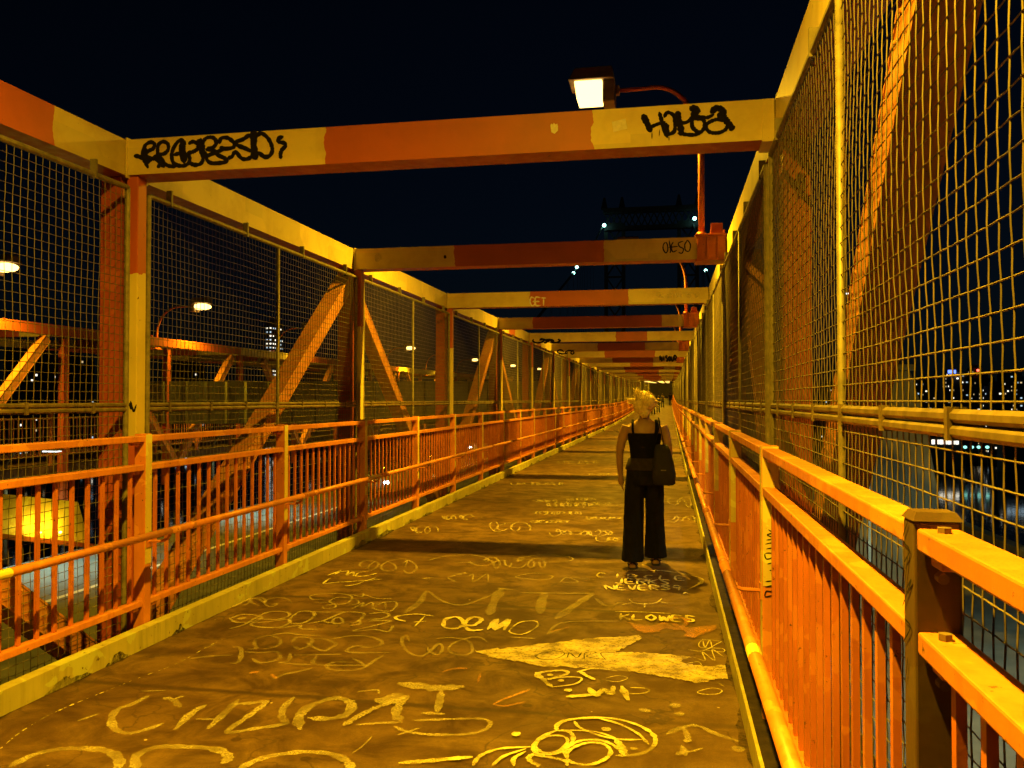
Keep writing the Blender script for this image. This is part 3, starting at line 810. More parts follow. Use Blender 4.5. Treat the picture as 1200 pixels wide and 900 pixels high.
XS = {-1: lambda d: LC - d, 1: lambda d: RC + d}     # d = distance outwards from the chord's inner face
def xr(s, a, b):
    p, q = XS[s](a), XS[s](b)
    return (min(p, q), max(p, q))
def column(s):
    t = thing('truss_column', '', 'column')
    mb = MB(); a, b = xr(s, .05, .20)
    # channel-shaped main column: two flanges and a web
    mb.box(a, b, .03, .19, -.9, ZB - .003)
    mb.box(a - .006, b + .006, .018, .034, -.9, ZB - .005)
    mb.box(a - .006, b + .006, .186, .202, -.9, ZB - .005)
    part(mb, 'main_column', M['red'], t)
    if s < 0:
        mb = MB(); a, b = xr(s, -.085, .005)
        mb.box(a, b, .02, .12, -.3, ZB - .004)
        part(mb, 'front_post', M['frontpost'], t, bevel=.006)
    return t
# front posts: red below, buff cover paint above
m, nt, b_ = new_mat('half_buffed_post_paint')
tc = nt.nodes.new('ShaderNodeTexCoord'); sp_ = nt.nodes.new('ShaderNodeSeparateXYZ'); nt.links.new(tc.outputs['Object'], sp_.inputs[0])
wob = noise_fac(nt, 6, 3)
ma = N(nt, 'ShaderNodeMath', operation='MULTIPLY_ADD'); nt.links.new(wob, ma.inputs[0]); ma.inputs[1].default_value = .25; nt.links.new(sp_.outputs[2], ma.inputs[2])
col = mixc(nt, ramp(nt, noise_fac(nt, 1.5, 4), [(.35, (0, 0, 0)), (.7, (1, 1, 1))]), BUFF, tuple(x * .75 for x in BUFF))
mr1 = N(nt, 'ShaderNodeMath', operation='GREATER_THAN'); nt.links.new(ma.outputs[0], mr1.inputs[0]); mr1.inputs[1].default_value = 1.45
mr2 = N(nt, 'ShaderNodeMath', operation='LESS_THAN'); nt.links.new(ma.outputs[0], mr2.inputs[0]); mr2.inputs[1].default_value = 2.62
mm = N(nt, 'ShaderNodeMath', operation='MULTIPLY'); nt.links.new(mr1.outputs[0], mm.inputs[0]); nt.links.new(mr2.outputs[0], mm.inputs[1])
col = mixc(nt, mm.outputs[0], RED, col)
col = mixc(nt, ramp(nt, noise_fac(nt, 25, 5, .7), [(.68, (0, 0, 0)), (.71, (1, 1, 1))]), col, (.09, .04, .02))
nt.links.new(col, b_.inputs['Base Color']); b_.inputs['Roughness'].default_value = .5
M['frontpost'] = m
columns = {}
for s in (-1, 1):
    proto = column(s)
    columns[s] = proto
    for i in range(1, NF):
        l, r = place(YF(i))
        o = proto if i == 1 else dup(proto, l, r)
        o.location, o.rotation_euler = l, r
        tag(o, '%s truss column from the camera on the %s' % (ORD[i], side(s)) if i < 9 else 'distant truss column far along the %s' % side(s), 'column', 'truss columns of the %s' % side(s))
# graffiti smear on the nearest roadway-side front post
ink = Ink((0, -1, 0), .0015)
P1 = lambda u, v: (lambda p: Vector((p.x, .02, p.z)))(at(u, v, Y=YF(1) + .02))
ink.stroke(smooth_pts([P1(*p) for p in [(153, 470), (155, 477), (157, 482), (160, 474)]]), .014)
ink.stroke(smooth_pts([P1(*p) for p in [(152, 472), (154, 480)]]), .02)
fp = [c for c in KIDS[columns[-1].name] if c.name.startswith('front_post')][0]
part(ink.mb, 'graffiti_tag', M['black'], fp)

def diagonal(s, up):
    """box brace in the truss plane: rises along the bridge (up) or falls"""
    mb = MB()
    a, b = xr(s, .055, .235) if s < 0 else xr(s, .10, .29)
    if s < 0:
        y0, y1 = .11, BAY + .11
    else:
        y0, y1 = (.52, 3.72) if up else (1.67, 4.87)
    z0, z1 = (-.35, 3.10) if up else (3.10, -.35)
    p, q = Vector(((a + b) / 2, y0, z0)), Vector(((a + b) / 2, y1, z1))
    d = (q - p).normalized()
    w = b - a
    nrm = Vector((1, 0, 0)).cross(d)
    h = .075 if s < 0 else .10
    for o in (-h, h):        # flanges
        mb.bar(p + nrm * o, q + nrm * o, w, .014, nrm)
    for sx in (-1, 1):       # webs
        o = Vector((sx * (w / 2 - .012), 0, 0))
        mb.bar(p + o, q + o, .012, 2 * h - .014, nrm)
    # rivet rows along the walkway face
    n = 46
    for k in range(n):
        c = p + d * ((q - p).length * (k + .5) / n) - Vector((s * (w / 2 - .005), 0, 0))
        for o in (-h + .025, h - .025):
            mb.ball(c + nrm * o, .006, .009, .009, 6, 4)
    return mb.mesh('diagonal_brace', M['brace'])
DG = {(s, u): diagonal(s, u) for s in (-1, 1) for u in (True, False)}
for s in (-1, 1):
    for i in range(0, NF - 1):
        o = bpy.data.objects.new('diagonal_brace', DG[(s, i % 2 == 1)]); C.objects.link(o)
        o.location, o.rotation_euler = place(YF(i))
        tag(o, '%s slanting truss brace from the camera behind the %s fence, %s' % (ORD[i + 1], side(s), 'rising away' if i % 2 else 'falling away') if i < 9 else 'distant slanting truss brace far along the %s' % side(s),
            'brace', 'slanting truss braces of the %s' % side(s))

# ------------------------------------------------------------------ mesh fence panels
def wire_mesh(y0, y1, z0, z1, amp, seed):
    mb = MB()
    r = .0022
    st = .0565
    ny = int((y1 - y0) / st); nz = int((z1 - z0) / st)
    oy, oz = (y1 - y0 - ny * st) / 2, (z1 - z0 - nz * st) / 2
    def warp(y, z):
        e = min(1, min(y - y0, y1 - y) * 3) * min(1, min(z - z0, z1 - z) * 3)
        e = max(e, 0)
        w = noise.noise(Vector((y * .9 + seed, z * 1.1, seed))) * amp * e
        dy = noise.noise(Vector((y * 1.3, z * 1.9 + seed, 3 + seed))) * .009 * e
        dz = noise.noise(Vector((y * 1.7 + 9, z * 1.2, 7 + seed))) * .006 * e
        return w, dy, dz
    for i in range(ny + 1):
        y = y0 + oy + i * st
        pts = []
        n = nz * 2 + 2
        for k in range(n + 1):
            z = z0 + (z1 - z0) * k / n
            w, dy, dz = warp(y, z)
            cr = .0009 * math.cos(PI * ((z - z0 - oz) / st + i))
            pts.append((w + cr, y + dy, z))
        mb.tube(pts, r, 4, False)
    for j in range(nz + 1):
        z = z0 + oz + j * st
        pts = []
        n = ny * 2 + 2
        for k in range(n + 1):
            y = y0 + (y1 - y0) * k / n
            w, dy, dz = warp(y, z)
            cr = -.0009 * math.cos(PI * ((y - y0 - oy) / st + j))
            pts.append((w + cr, y, z + dz))
        mb.tube(pts, r, 4, False)
    return mb
PY0, PY1 = .20, BAY - .04
def fence(s, seed):
    t = thing('fence_panel', '', 'fence')
    x = XS[s](-.045) if s < 0 else XS[s](-.03)
    def sh(mb):
        mb.v = [(v[0] + x, v[1], v[2]) for v in mb.v]; return mb
    zt = 3.10
    mb = MB()
    for y in (PY0, PY1): mb.tube([(0, y, -.12), (0, y, zt)], .019, 8)
    mb.tube([(0, PY0, zt), (0, PY1, zt)], .019, 8)
    mb.tube([(0, PY0, -.10), (0, PY1, -.10)], .016, 8)
    for k in range(4):
        y = PY0 + .25 + k * 1.16
        mb.box(-.022, .022, y, y + .02, zt - .024, zt + .1)
    part(sh(mb), 'frame', M['galv'], t)
    mb = MB(); ym = (PY0 + PY1) / 2
    mb.tube([(0, ym, -.10), (0, ym, zt)], .016, 8)
    part(sh(mb), 'middle_bar', M['galv'], t, True)
    mb = MB()
    for z in (1.585, 1.552): mb.tube([(0, PY0, z), (0, PY1, z)], .0165, 8)
    for k in range(7):
        y = PY0 + .25 + k * .58
        mb.box(-.020, .020, y, y + .022, 1.532, 1.605)
    part(sh(mb), 'middle_rail', M['galvdark'], t)
    part(sh(wire_mesh(PY0, PY1, 1.602, zt, .018, seed)), 'wire_mesh', M['wire'], t)
    part(sh(wire_mesh(PY0, PY1, -.10, 1.536, .022, seed + 20)), 'wire_mesh', M['wire'], t)
    return t
for s in (-1, 1):
    for kind in (0, 1):
        proto = fence(s, 3.7 + 5 * kind + (1.5 if s > 0 else 0))
        first = True
        for i in range(kind, NF - 1, 2):
            l, r = place(YF(i))
            o = proto if first else dup(proto, l, r)
            first = False
            o.location, o.rotation_euler = l, r
            tag(o, '%s galvanised mesh fence panel from the camera on the %s' % (ORD[i + 1], side(s)) if i < 9 else 'distant mesh fence panel far along the %s' % side(s), 'fence panel', 'mesh fence panels of the %s' % side(s))

# ------------------------------------------------------------------ railings
RX = {-1: -3.45, 1: 0.45}      # inner face of the railing posts
def rail_parts(s, L, t, joined=False, post_mat='rail', near=False):
    o = lambda d: RX[s] + s * d
    def bx(mb, d0, d1, y0, y1, z0, z1):
        p, q = sorted((o(d0), o(d1))); mb.box(p, q, y0, y1, z0, z1)
    w = .036
    mbs = {}
    mb = mbs['post'] = MB()
    bx(mb, 0, .084, -w, w, -.12, 1.392)
    if near: pass
    mb = mbs['top_rail'] = MB(); bx(mb, .004, .080, w + .002, L - w - .002, 1.338, 1.380)
    mb = mbs['middle_rail'] = MB(); bx(mb, .004, .080, w + .002, L - w - .002, 1.146, 1.188)
    mb = mbs['bottom_rail'] = MB(); bx(mb, .010, .074, w + .002, L - w - .002, .240, .280)
    bal = []
    n = max(3, int(round(L / .137)) - 1)
    for k in range(n):
        y = L * (k + 1) / (n + 1)
        mb = MB(); bx(mb, .034, .052, y - .012, y + .012, .281, 1.145); bal.append(mb)
    for zz, nm in ((1.316, 'top_rail'), (1.124, 'middle_rail'), (.218, 'bottom_rail')):
        for y in (w + .03, L - w - .09):
            bx(mbs[nm], .02, .064, y, y + .06, zz, zz + .022)
    if joined:
        J = MB()
        for mb in list(mbs.values()) + bal:
            i0 = len(J.v); J.v += mb.v; J.f += [tuple(i0 + k for k in f) for f in mb.f]; J.mi += mb.mi
        return J
    for nm, mb in mbs.items():
        part(mb, nm, M[post_mat] if nm == 'post' else M['rail'], t, bevel=.005)
    mb = MB()
    e = RX[s]
    a, b = sorted((e - s * .0022, e - s * .0002))
    if s < 0:
        mb.box(a, b, -.033, .033, .52, 1.388)
    else:
        mb.box(a, b, -.033, .033, .16, 1.388)
        mb.box(.453, .531, -.0385, -.0365, .70, 1.388)
    part(mb, 'cover_paint', M['buff'], t)
    for mb in bal:
        part(mb, 'baluster', M['bar'], t)
POSTS = {-1: [-3.1, -1.05, 1.0, 3.05] + [5.10 + 2.06 * k for k in range(58)], 1: [-3.2, -.95, 1.72, 4.35] + [4.35 + 2.2 * (k + 1) for k in range(54)]}
LAST_PARTED = 30.0
sections = {}
for s in (-1, 1):
    cache = {}
    P = POSTS[s]
    n = 0
    for a, b in zip(P[:-1], P[1:]):
        L = round(b - a, 3)
        if b > YF(NF - 1) + 4: break
        l, r = place(a)
        if b < -0.5: continue
        n += 1
        if a < LAST_PARTED:
            if L in cache:
                t = dup(cache[L], l, r)
            else:
                t = thing('railing_section', '', 'railing', l, r); rail_parts(s, L, t); cache[L] = t
            lab = '%s orange railing section from the camera on the %s' % (ORD[n], side(s))
        else:
            if ('far', L) not in cache:
                cache[('far', L)] = rail_parts(s, L, None, True).mesh('railing_section', M['rail'])
            t = bpy.data.objects.new('railing_section', cache[('far', L)]); C.objects.link(t)
            t.location, t.rotation_euler = l, r
            lab = 'distant orange railing section far along the %s' % side(s)
        tag(t, lab, 'railing', 'orange railing sections of the %s' % side(s))
        sections[(s, n)] = t
        sections[(s, 'y', round(a, 2))] = t

# buff patch and vertical marker writing on the second river-side post, scratches on the nearest one
def post_face(s, y0, items, mat, label):
    t = sections[(s, 'y', y0)]
    post = [c for c in KIDS[t.name] if c.name.startswith('post')][0]
    ink = Ink((0, -1, 0), .003)
    pl = lambda u, v: (lambda p: Vector((min(max(p.x, RX[s] + .006), RX[s] + .070), -.036, p.z)))(at(u, v, Y=y0 - .036))
    for z, w, pts in items:
        ink.stroke(smooth_pts([pl(*px(z, p)) for p in pts]), w)
    o = part(ink.mb, 'marker_writing', M[mat], post); o['label'] = label
    return ink, pl, post
t = sections[(1, 'y', 4.35)]
post = [c for c in KIDS[t.name] if c.name.startswith('post')][0]
post_face(1, 4.35, [('y', .006, p) for p in ([(165, 575), (185, 590), (160, 600), (185, 612)], [(155, 625), (185, 622)], [(150, 645), (180, 640), (185, 660), (155, 668)], [(150, 690), (185, 690), (180, 710), (155, 715), (150, 690)],
    [(160, 740), (180, 735)], [(170, 770), (185, 772), (180, 790)], [(150, 825), (185, 820)], [(150, 850), (185, 845), (180, 870), (155, 870), (150, 895), (185, 890)])], 'black', 'black vertical marker writing on the post')
post_face(1, 1.72, [], 'black', 'scratches') if False else None
# scratches on the walkway face of the nearest river-side post
t = sections[(1, 'y', 1.72)]
post = [c for c in KIDS[t.name] if c.name.startswith('post')][0]
ink = Ink((-1, 0, 0), .003)
def PF(u, v):
    p = at(u, v, X=RX[1]); return Vector((RX[1], min(max(p.y - 1.72, -.033), .033), p.z))
for pts in ([(1066, 610), (1060, 632), (1068, 645), (1061, 660)], [(1064, 690), (1070, 680), (1060, 710)], [(1062, 725), (1069, 735), (1061, 752)], [(1066, 770), (1063, 800)], [(1067, 640), (1062, 690)]):
    ink.stroke(smooth_pts([PF(*p) for p in pts]), .004)
part(ink.mb, 'scratch', M['black'], post)
# scuffed brown paint of that near post, shade of its front put into the colour
M['scuffed_shaded'] = paint('scuffed_shaded_post_paint', (0.085, 0.043, 0.016), .75, .9, .3)
post.data = post.data.copy(); post.data.materials.clear(); post.data.materials.append(M['scuffed_shaded'])
for c_ in list(KIDS[t.name]):
    if c_.name.startswith('cover_paint'):
        KIDS[t.name].remove(c_); bpy.data.objects.remove(c_)
mb = MB(); z0 = 1.393
mb.loft([[(.4475, -.0385, z0), (.5365, -.0385, z0), (.5365, .0385, z0), (.4475, .0385, z0)], [(.457, -.029, z0 + .016), (.527, -.029, z0 + .016), (.527, .029, z0 + .016), (.457, .029, z0 + .016)]])
part(mb, 'cap', M['scuffed_shaded'], t)
for z in (1.345, 1.155):
    for y in (-.09, .09):
        mb = MB()
        mb.tube([(.487, y, z + .02), (.487, y, z + .045)], .013, 6)
        part(mb, 'bolt', M['galvdark'], t)
        mb = MB()
        mb.tube([(.482, y - .012, z - .046), (.482, y + .012, z - .046)], .010, 8)
        part(mb, 'bolt', M['galvdark'], t)

# ------------------------------------------------------------------ pipe handrails
def handrail(s, L):
    t = thing('handrail', '', 'handrail')
    x = -3.285 if s < 0 else .285
    mb = MB(); mb.tube([(x, .004, .745), (x, L - .004, .745)], .0245, 12)
    part(mb, 'pipe', M['rail'], t, True)
    mb = MB(); mb.tube([(x, .20, .745), (x, .28, .745)], .0275, 12)
    part(mb, 'sleeve', M['rail'], t, True)
    mb = MB(); e = RX[s] - s * .003
    mb.tube([(x, .0, .722), (x + s * .02, .0, .69), (x + s * .07, .0, .672), (e - s * .004, 0, .67)], .010, 6)
    mb.box(min(e, e - s * .006), max(e, e - s * .006), -.03, .03, .63, .71)
    part(mb, 'bracket', M['rail'], t)
    return t
for s in (-1, 1):
    cache = {}
    n = 0
    for a, b in zip(POSTS[s][:-1], POSTS[s][1:]):
        if b > YF(NF - 1) + 4: break
        if b < -.5: continue
        L = round(b - a, 3); l, r = place(a); n += 1
        if L in cache: o = dup(cache[L], l, r)
        else:
            o = cache[L] = handrail(s, L); o.location, o.rotation_euler = l, r
        tag(o, '%s length of orange pipe handrail from the camera on the %s' % (ORD[n], side(s)) if n < 13 else 'distant length of pipe handrail far along the %s' % side(s), 'handrail', 'pipe handrails of the %s' % side(s))
        for s2, u, v in ((1, 884, 799), (-1, 2, 672)):
            if s == s2:
                yy = at(u, v, X=.285 if s > 0 else -3.285).y
                if a < yy < b:
                    x = .285 if s > 0 else -3.285
                    mb = MB(); mb.tube([(x, yy - a - .05, .745), (x, yy - a + .05, .745)], .0252, 12)
                    if 'tape' not in M: M['tape'] = simple('yellow_tape', (0.80, 0.66, 0.12), .5)
                    BANDS = globals().setdefault('BANDS', []); BANDS.append((mb, o))
for mb, o in BANDS: part(mb, 'yellow_band', M['tape'], o)

# ------------------------------------------------------------------ walkway lamps
SOD = (1.0, 0.55, 0.012)
def add_light(name, loc, power, col, radius=.1, parent=None, spot=None):
    L = bpy.data.lights.new(name, 'SPOT' if spot else 'POINT')
    L.energy = power; L.color = col; L.shadow_soft_size = radius
    if spot:
        L.spot_size = spot; L.spot_blend = 1.0
    if spot and col is SOD:
        # street-lamp optics: throws across the walkway more than along it
        L.use_nodes = True
        ln = L.node_tree; em = ln.nodes['Emission']
        tcl = ln.nodes.new('ShaderNodeTexCoord'); spl = ln.nodes.new('ShaderNodeSeparateXYZ'); ln.links.new(tcl.outputs['Normal'], spl.inputs[0])
        sq = N(ln, 'ShaderNodeMath', operation='MULTIPLY'); ln.links.new(spl.outputs[1], sq.inputs[0]); ln.links.new(spl.outputs[1], sq.inputs[1])
        ms = N(ln, 'ShaderNodeMath', operation='MULTIPLY_ADD'); ln.links.new(sq.outputs[0], ms.inputs[0]); ms.inputs[1].default_value = -.83; ms.inputs[2].default_value = 1.0
        ln.links.new(ms.outputs[0], em.inputs['Strength'])
    o = bpy.data.objects.new(name, L); C.objects.link(o); o.location = loc
    if parent: o.parent = parent
    return o
LAMP_W = 3050
CONE = math.radians(173)
def lamp(mx=1, dr=0.0):
    """local origin: near face of its beam. mx mirrors across (the far walkway hangs its lamps the other way round)"""
    t = thing('walkway_lamp', '', 'lamp')
    X = (lambda x: x) if mx > 0 else (lambda x: -15.12 - x)
    def box(mb, x0, x1, *r):
        a, b = sorted((X(x0), X(x1))); mb.box(a, b, *r)
    mb = MB()
    box(mb, .315, .632, -.03, .25, ZB - .005, ZT + .005)
    box(mb, .295, .634, -.05, .27, ZT + .006, ZT + .026)
    box(mb, .295, .634, -.05, .27, ZB - .026, ZB - .006)
    for x in (.42, .53): box(mb, x, x + .014, -.045, -.031, ZB - .004, ZT + .004)
    part(mb, 'mount', M['red'], t, bevel=.004)
    mb = MB()
    box(mb, .47, .60, .05, .07, ZT + .027, ZT + .16)
    for x in (.46, .60): box(mb, x, x + .02, -.01, .05, ZT + .027, ZT + .07)
    part(mb, 'lug_plate', M['red'], t, bevel=.003)
    mb = MB()
    px_ = .37
    arc = [(X(px_), .14, ZT + .026), (X(px_), .14, 4.35 - dr)]
    for k in range(1, 11):
        a = PI / 2 * k / 10
        arc.append((X(px_ - .62 * (1 - math.cos(a))), .14 + .3 * (k / 10) ** 2, 4.35 - dr + .86 * math.sin(a)))
    arc.append((X(-.62), .46, 5.215 - dr))
    mb.tube(arc, [.036] * 2 + [.034 - .001 * k for k in range(10)] + [.026], 12)
    mb.tube([(X(px_), .14, ZT + .026), (X(px_), .14, ZT + .075)], .052, 12)
    part(mb, 'pole', M['red'], t, True)
    mb = MB()
    # flat-topped hood over a square drop lens, ballast box beside it
    x0, x1 = -1.17, -.62
    a, b = sorted((X(x0), X(x1)))
    mb.hexa([(a, .24, 5.302 - dr), (b, .24, 5.302 - dr), (b, .70, 5.302 - dr), (a, .70, 5.302 - dr), (a + .07, .31, 5.47 - dr), (b - .03, .31, 5.47 - dr), (b - .03, .63, 5.47 - dr), (a + .07, .63, 5.47 - dr)])
    box(mb, -.764, -.622, .30, .64, 5.04 - dr, 5.301 - dr)
    box(mb, x1 + .001, x1 + .05, .42, .50, 5.16 - dr, 5.27 - dr)
    part(mb, 'housing', M['housing'], t, bevel=.012)
    mb = MB()
    a, b = sorted((X(-1.10), X(-.768)))
    if mx < 0:
        mb.ball(((a + b) / 2, .47, 5.20 - dr), .30, .20, .10, 16, 8)
        part(mb, 'lens', M['lens'], t, True)
        return t
    mb.hexa([(a + .03, .31, 5.09 - dr), (b - .01, .31, 5.09 - dr), (b - .01, .63, 5.09 - dr), (a + .03, .63, 5.09 - dr), (a, .28, 5.30 - dr), (b, .28, 5.30 - dr), (b, .66, 5.30 - dr), (a, .66, 5.30 - dr)])
    part(mb, 'lens', M['lens'], t, bevel=.01)
    return t
proto = lamp(1, -.12)
lamp_at = [0, 2, 4, 6, 8, 10, 12, 14, 16, 18, 20, 22, 24]
LAMP_LABEL = {0: 'first sodium lamp above the camera, out of the top of the view', 2: 'glowing sodium lamp on a curved arm above the nearest cross beam'}
for k, i in enumerate(lamp_at):
    l, r = place(YF(i))
    if k == 2: proto = lamp(1, .24)
    o = proto if k in (0, 2) else dup(proto, l, r)
    o.location, o.rotation_euler = l, r
    tag(o, LAMP_LABEL.get(i, '%s sodium walkway lamp from the camera, on a curved pole above the beams' % ORD[k + 1] if k < 6 else 'distant sodium walkway lamp beyond the sixth'), 'lamp', 'sodium walkway lamps')
    add_light('sodium_light', (-.92, YF(i) + .47, zd(YF(i)) + (5.03 if k < 2 else 4.73)), LAMP_W * (1.35 if i == 0 else 1.0), SOD, .05, None, CONE)

# ------------------------------------------------------------------ people
def ell(c, rx, ry, n=20, rot=0.0):
    return [(c[0] + rx * math.cos(2 * PI * j / n + rot), c[1] + ry * math.sin(2 * PI * j / n + rot), c[2]) for j in range(n)]
def limb(mb, pts, rs, n=14):
    mb.tube(pts, rs, n)
def remeshed(mb, name, mat, parent, voxel, smooth=3, fold=None):
    o = mb.build(name, mat, None)
    rm = o.modifiers.new('skin', 'REMESH'); rm.mode = 'VOXEL'; rm.voxel_size = voxel
    sm = o.modifiers.new('soft', 'SMOOTH'); sm.factor = .5; sm.iterations = smooth
    dg = bpy.context.evaluated_depsgraph_get()
    me = bpy.data.meshes.new_from_object(o.evaluated_get(dg))
    old = o.data; o.modifiers.clear(); o.data = me; bpy.data.meshes.remove(old)
    me.name = name
    if fold:
        for v in me.vertices:
            v.co = fold(v.co.copy())
    me.polygons.foreach_set('use_smooth', [True] * len(me.polygons))
    if not me.materials: me.materials.append(mat)
    o.parent = parent
    KIDS.setdefault(parent.name, []).append(o)
    return o

def person(label, loc, rotz, skin, top, pants, hairm, voxel=.012, long_hair=False, wide=True, group=None, sleeves=False):
    """walking figure facing +Y, 1.66 m tall"""
    t = thing('person', label, 'person', loc, (0, 0, rotz), group)
    hip = .90
    # --- body: head, neck, torso, arms, legs in one surface
    mb = MB()
    tor = [(.86, .150, .105, 0), (.93, .165, .115, -.005), (1.0, .150, .105, 0), (1.07, .128, .092, .005), (1.15, .135, .095, .008), (1.24, .152, .105, .005), (1.31, .170, .098, 0), (1.365, .172, .080, -.005), (1.40, .125, .066, -.005), (1.43, .065, .056, 0)]
    mb.loft([ell((0, c, z), rx, ry) for z, rx, ry, c in tor])
    mb.tube([(0, -.002, 1.40), (0, .006, 1.46), (0, .018, 1.52)], [.056, .047, .046], 14)
    # head
    hd = [(1.455, .030, .040, .045), (1.475, .050, .062, .035), (1.51, .064, .078, .022), (1.55, .072, .090, .014), (1.59, .075, .096, .008), (1.63, .068, .086, .006), (1.655, .045, .058, .006), (1.668, .016, .02, .006)]
    mb.loft([ell((0, c, z), rx, ry) for z, rx, ry, c in hd])
    mb.ball((0, .112, 1.535), .012, .018, .016)                     # nose
    mb.ball((-.026, .096, 1.557), .013, .010, .008); mb.ball((.026, .096, 1.557), .013, .010, .008)    # brows and eyes
    mb.ball((0, .098, 1.500), .020, .010, .008)                      # mouth
    for s in (-1, 1): mb.ball((s * .076, .008, 1.545), .010, .020, .030)   # ears
    armL = [(-.165, -.005, 1.365), (-.205, -.012, 1.28), (-.232, -.02, 1.16), (-.240, -.01, 1.08), (-.238, .03, .96), (-.232, .05, .875)]
    armR = [(.165, -.005, 1.365), (.200, -.012, 1.28), (.222, -.03, 1.17), (.228, -.02, 1.09), (.222, .04, .98), (.208, .10, .905)]
    for arm in (armL, armR):
        mb.tube(arm, [.056, .048, .042, .037, .033, .025], 14)
        w = Vector(arm[-1]); d = (Vector(arm[-1]) - Vector(arm[-2])).normalized()
        s = -1 if w.x < 0 else 1
        across = Vector((0, 1, 0))
        mb.tube([w, w + d * .045, w + d * .085], [.024, .030, .028], 10)
        for k in range(4):
            b0 = w + d * .082 + across * (.024 - .016 * k)
            ln = (.062, .072, .068, .052)[k]
            mb.tube([b0 - d * .02, b0 + d * ln * .5 + Vector((-s * .006, 0, 0)), b0 + d * ln + Vector((-s * .022, 0, 0))], [.0095, .0085, .007], 8)
        b0 = w + d * .03 + across * .026
        mb.tube([b0 - across * .012, b0 + across * .014 + d * .022, b0 + across * .016 + d * .05], [.012, .010, .008], 8)
    legL = [(-.088, 0, .90), (-.100, .015, .68), (-.108, .0, .48), (-.113, -.05, .26), (-.116, -.085, .10)]
    legR = [(.088, 0, .90), (.094, .06, .68), (.098, .12, .48), (.102, .13, .26), (.106, .15, .10)]
    for leg in (legL, legR):
        mb.tube(leg, [.088, .076, .056, .050, .036], 14)
        a = Vector(leg[-1])
        mb.loft([[(a.x + x * w, a.y + y, max(.012, z)) for x, z in ((-1, .012), (-1.05, .03), (-.6, zt), (.6, zt), (1.05, .03), (1, .012))] for y, w, zt in ((-.055, .026, .06), (-.02, .034, .10), (.04, .036, .09), (.10, .044, .055), (.15, .042, .035), (.175, .024, .026))])
    remeshed(mb, 'body', skin, t, voxel)
    # --- trousers: wide, flared, with soft folds
    mb = MB()
    fl = 1.0 if wide else .72
    mb.loft([ell((0, c, z), rx, ry) for z, rx, ry, c in ((1.045, .142, .104, .003), (1.0, .158, .115, 0), (.93, .178, .128, -.008), (.86, .182, .126, -.006), (.80, .176, .115, 0))])
    rr = [.098, .097, .096 * fl, .100 * fl, .109 * fl, .119 * fl]
    zz = [.88, .72, .56, .40, .22, .075]
    for leg, (dx) in ((legL, -1), (legR, 1)):
        rings = []
        for z, r0 in zip(zz, rr):
            for a, b in zip(leg[:-1], leg[1:]):
                if a[2] >= z >= b[2]:
                    k = (a[2] - z) / (a[2] - b[2]); break
            else:
                k = 1.0
            cx = a[0] + (b[0] - a[0]) * k; cy = a[1] + (b[1] - a[1]) * k
            rings.append(ell((cx, cy + (.02 if z < .3 else 0), z), r0 * .95, r0 * 1.0))
        mb.loft(rings)
    def fold(c):
        k = min(1, max(0, (1.0 - c.z) / .5))
        a = math.atan2(c.y, c.x - (.1 if c.x > 0 else -.1))
        d = noise.noise(Vector((math.cos(a) * 2.2, math.sin(a) * 2.2, c.z * 1.1 + (3 if c.x > 0 else 0)))) * .016 * k + noise.noise(c * 9) * .004
        return c + Vector((math.cos(a), math.sin(a), 0)) * d
    remeshed(mb, 'trousers', pants, t, voxel, 2, fold)
    # --- top
    mb = MB()
    hi = 1.30 if not sleeves else 1.385
    prof = [z for z in tor if 1.0 <= z[0] <= hi] + ([(hi, .172, .101, 0)] if not sleeves else [(1.375, .17, .082, -.005)])
    mb.loft([ell((0, c, z), rx + .009, ry + .009) for z, rx, ry, c in prof])
    if sleeves:
        for arm in (armL, armR): mb.tube(arm[:3], [.066, .058, .052], 12)
    remeshed(mb, 'top', top, t, voxel, 2)
    if not sleeves:
        for sx in (-1, 1):
            mb = MB()
            y = -1
            pts = [Vector((sx * .105, -.108, 1.285)), Vector((sx * .112, -.098, 1.335)), Vector((sx * .115, -.070, 1.395)), Vector((sx * .113, -.005, 1.428)), Vector((sx * .11, .06, 1.395)), Vector((sx * .105, .100, 1.30))]
            for a, b in zip(pts[:-1], pts[1:]):
                mb.bar(a, b, .022 if sx < 0 else .03, .006, (b - a).cross(Vector((1, 0, 0))))
            part(mb, 'shoulder_strap', top, t)
    # --- waistband with a small buckle
    mb = MB()
    mb.loft([ell((0, c, z), rx, ry) for z, rx, ry, c in ((.945, .184, .136, -.006), (.955, .187, .139, -.006), (1.0, .173, .128, -.002), (1.05, .157, .117, .002), (1.058, .150, .110, .002))])
    part(mb, 'waistband', M['sash'], t, True)
    # --- hair
    mb = MB()
    rr = random.Random(11)
    hc = Vector((0, -.005, 1.585))
    mb.ball(hc, .094, .104, .096, 28, 20)
    mb.ball((.045, -.035, 1.60), .072, .085, .072, 24, 16)
    mb.ball((-.03, -.055, 1.555), .074, .064, .085, 24, 16)
    mb.ball((0, -.06, 1.50), .052, .045, .05, 20, 12)
    if long_hair: mb.ball((0, -.07, 1.46), .06, .04, .12)
    def lock(v):
        v = Vector(v)
        if v.y > .075: v.y = .075
        d = (v - hc).normalized()
        return tuple(v + d * (noise.noise(Vector((v.x * 60, v.y * 14, v.z * 12))) * .010 + noise.noise(v * 17) * .012))
    mb.v = [lock(v) for v in mb.v]
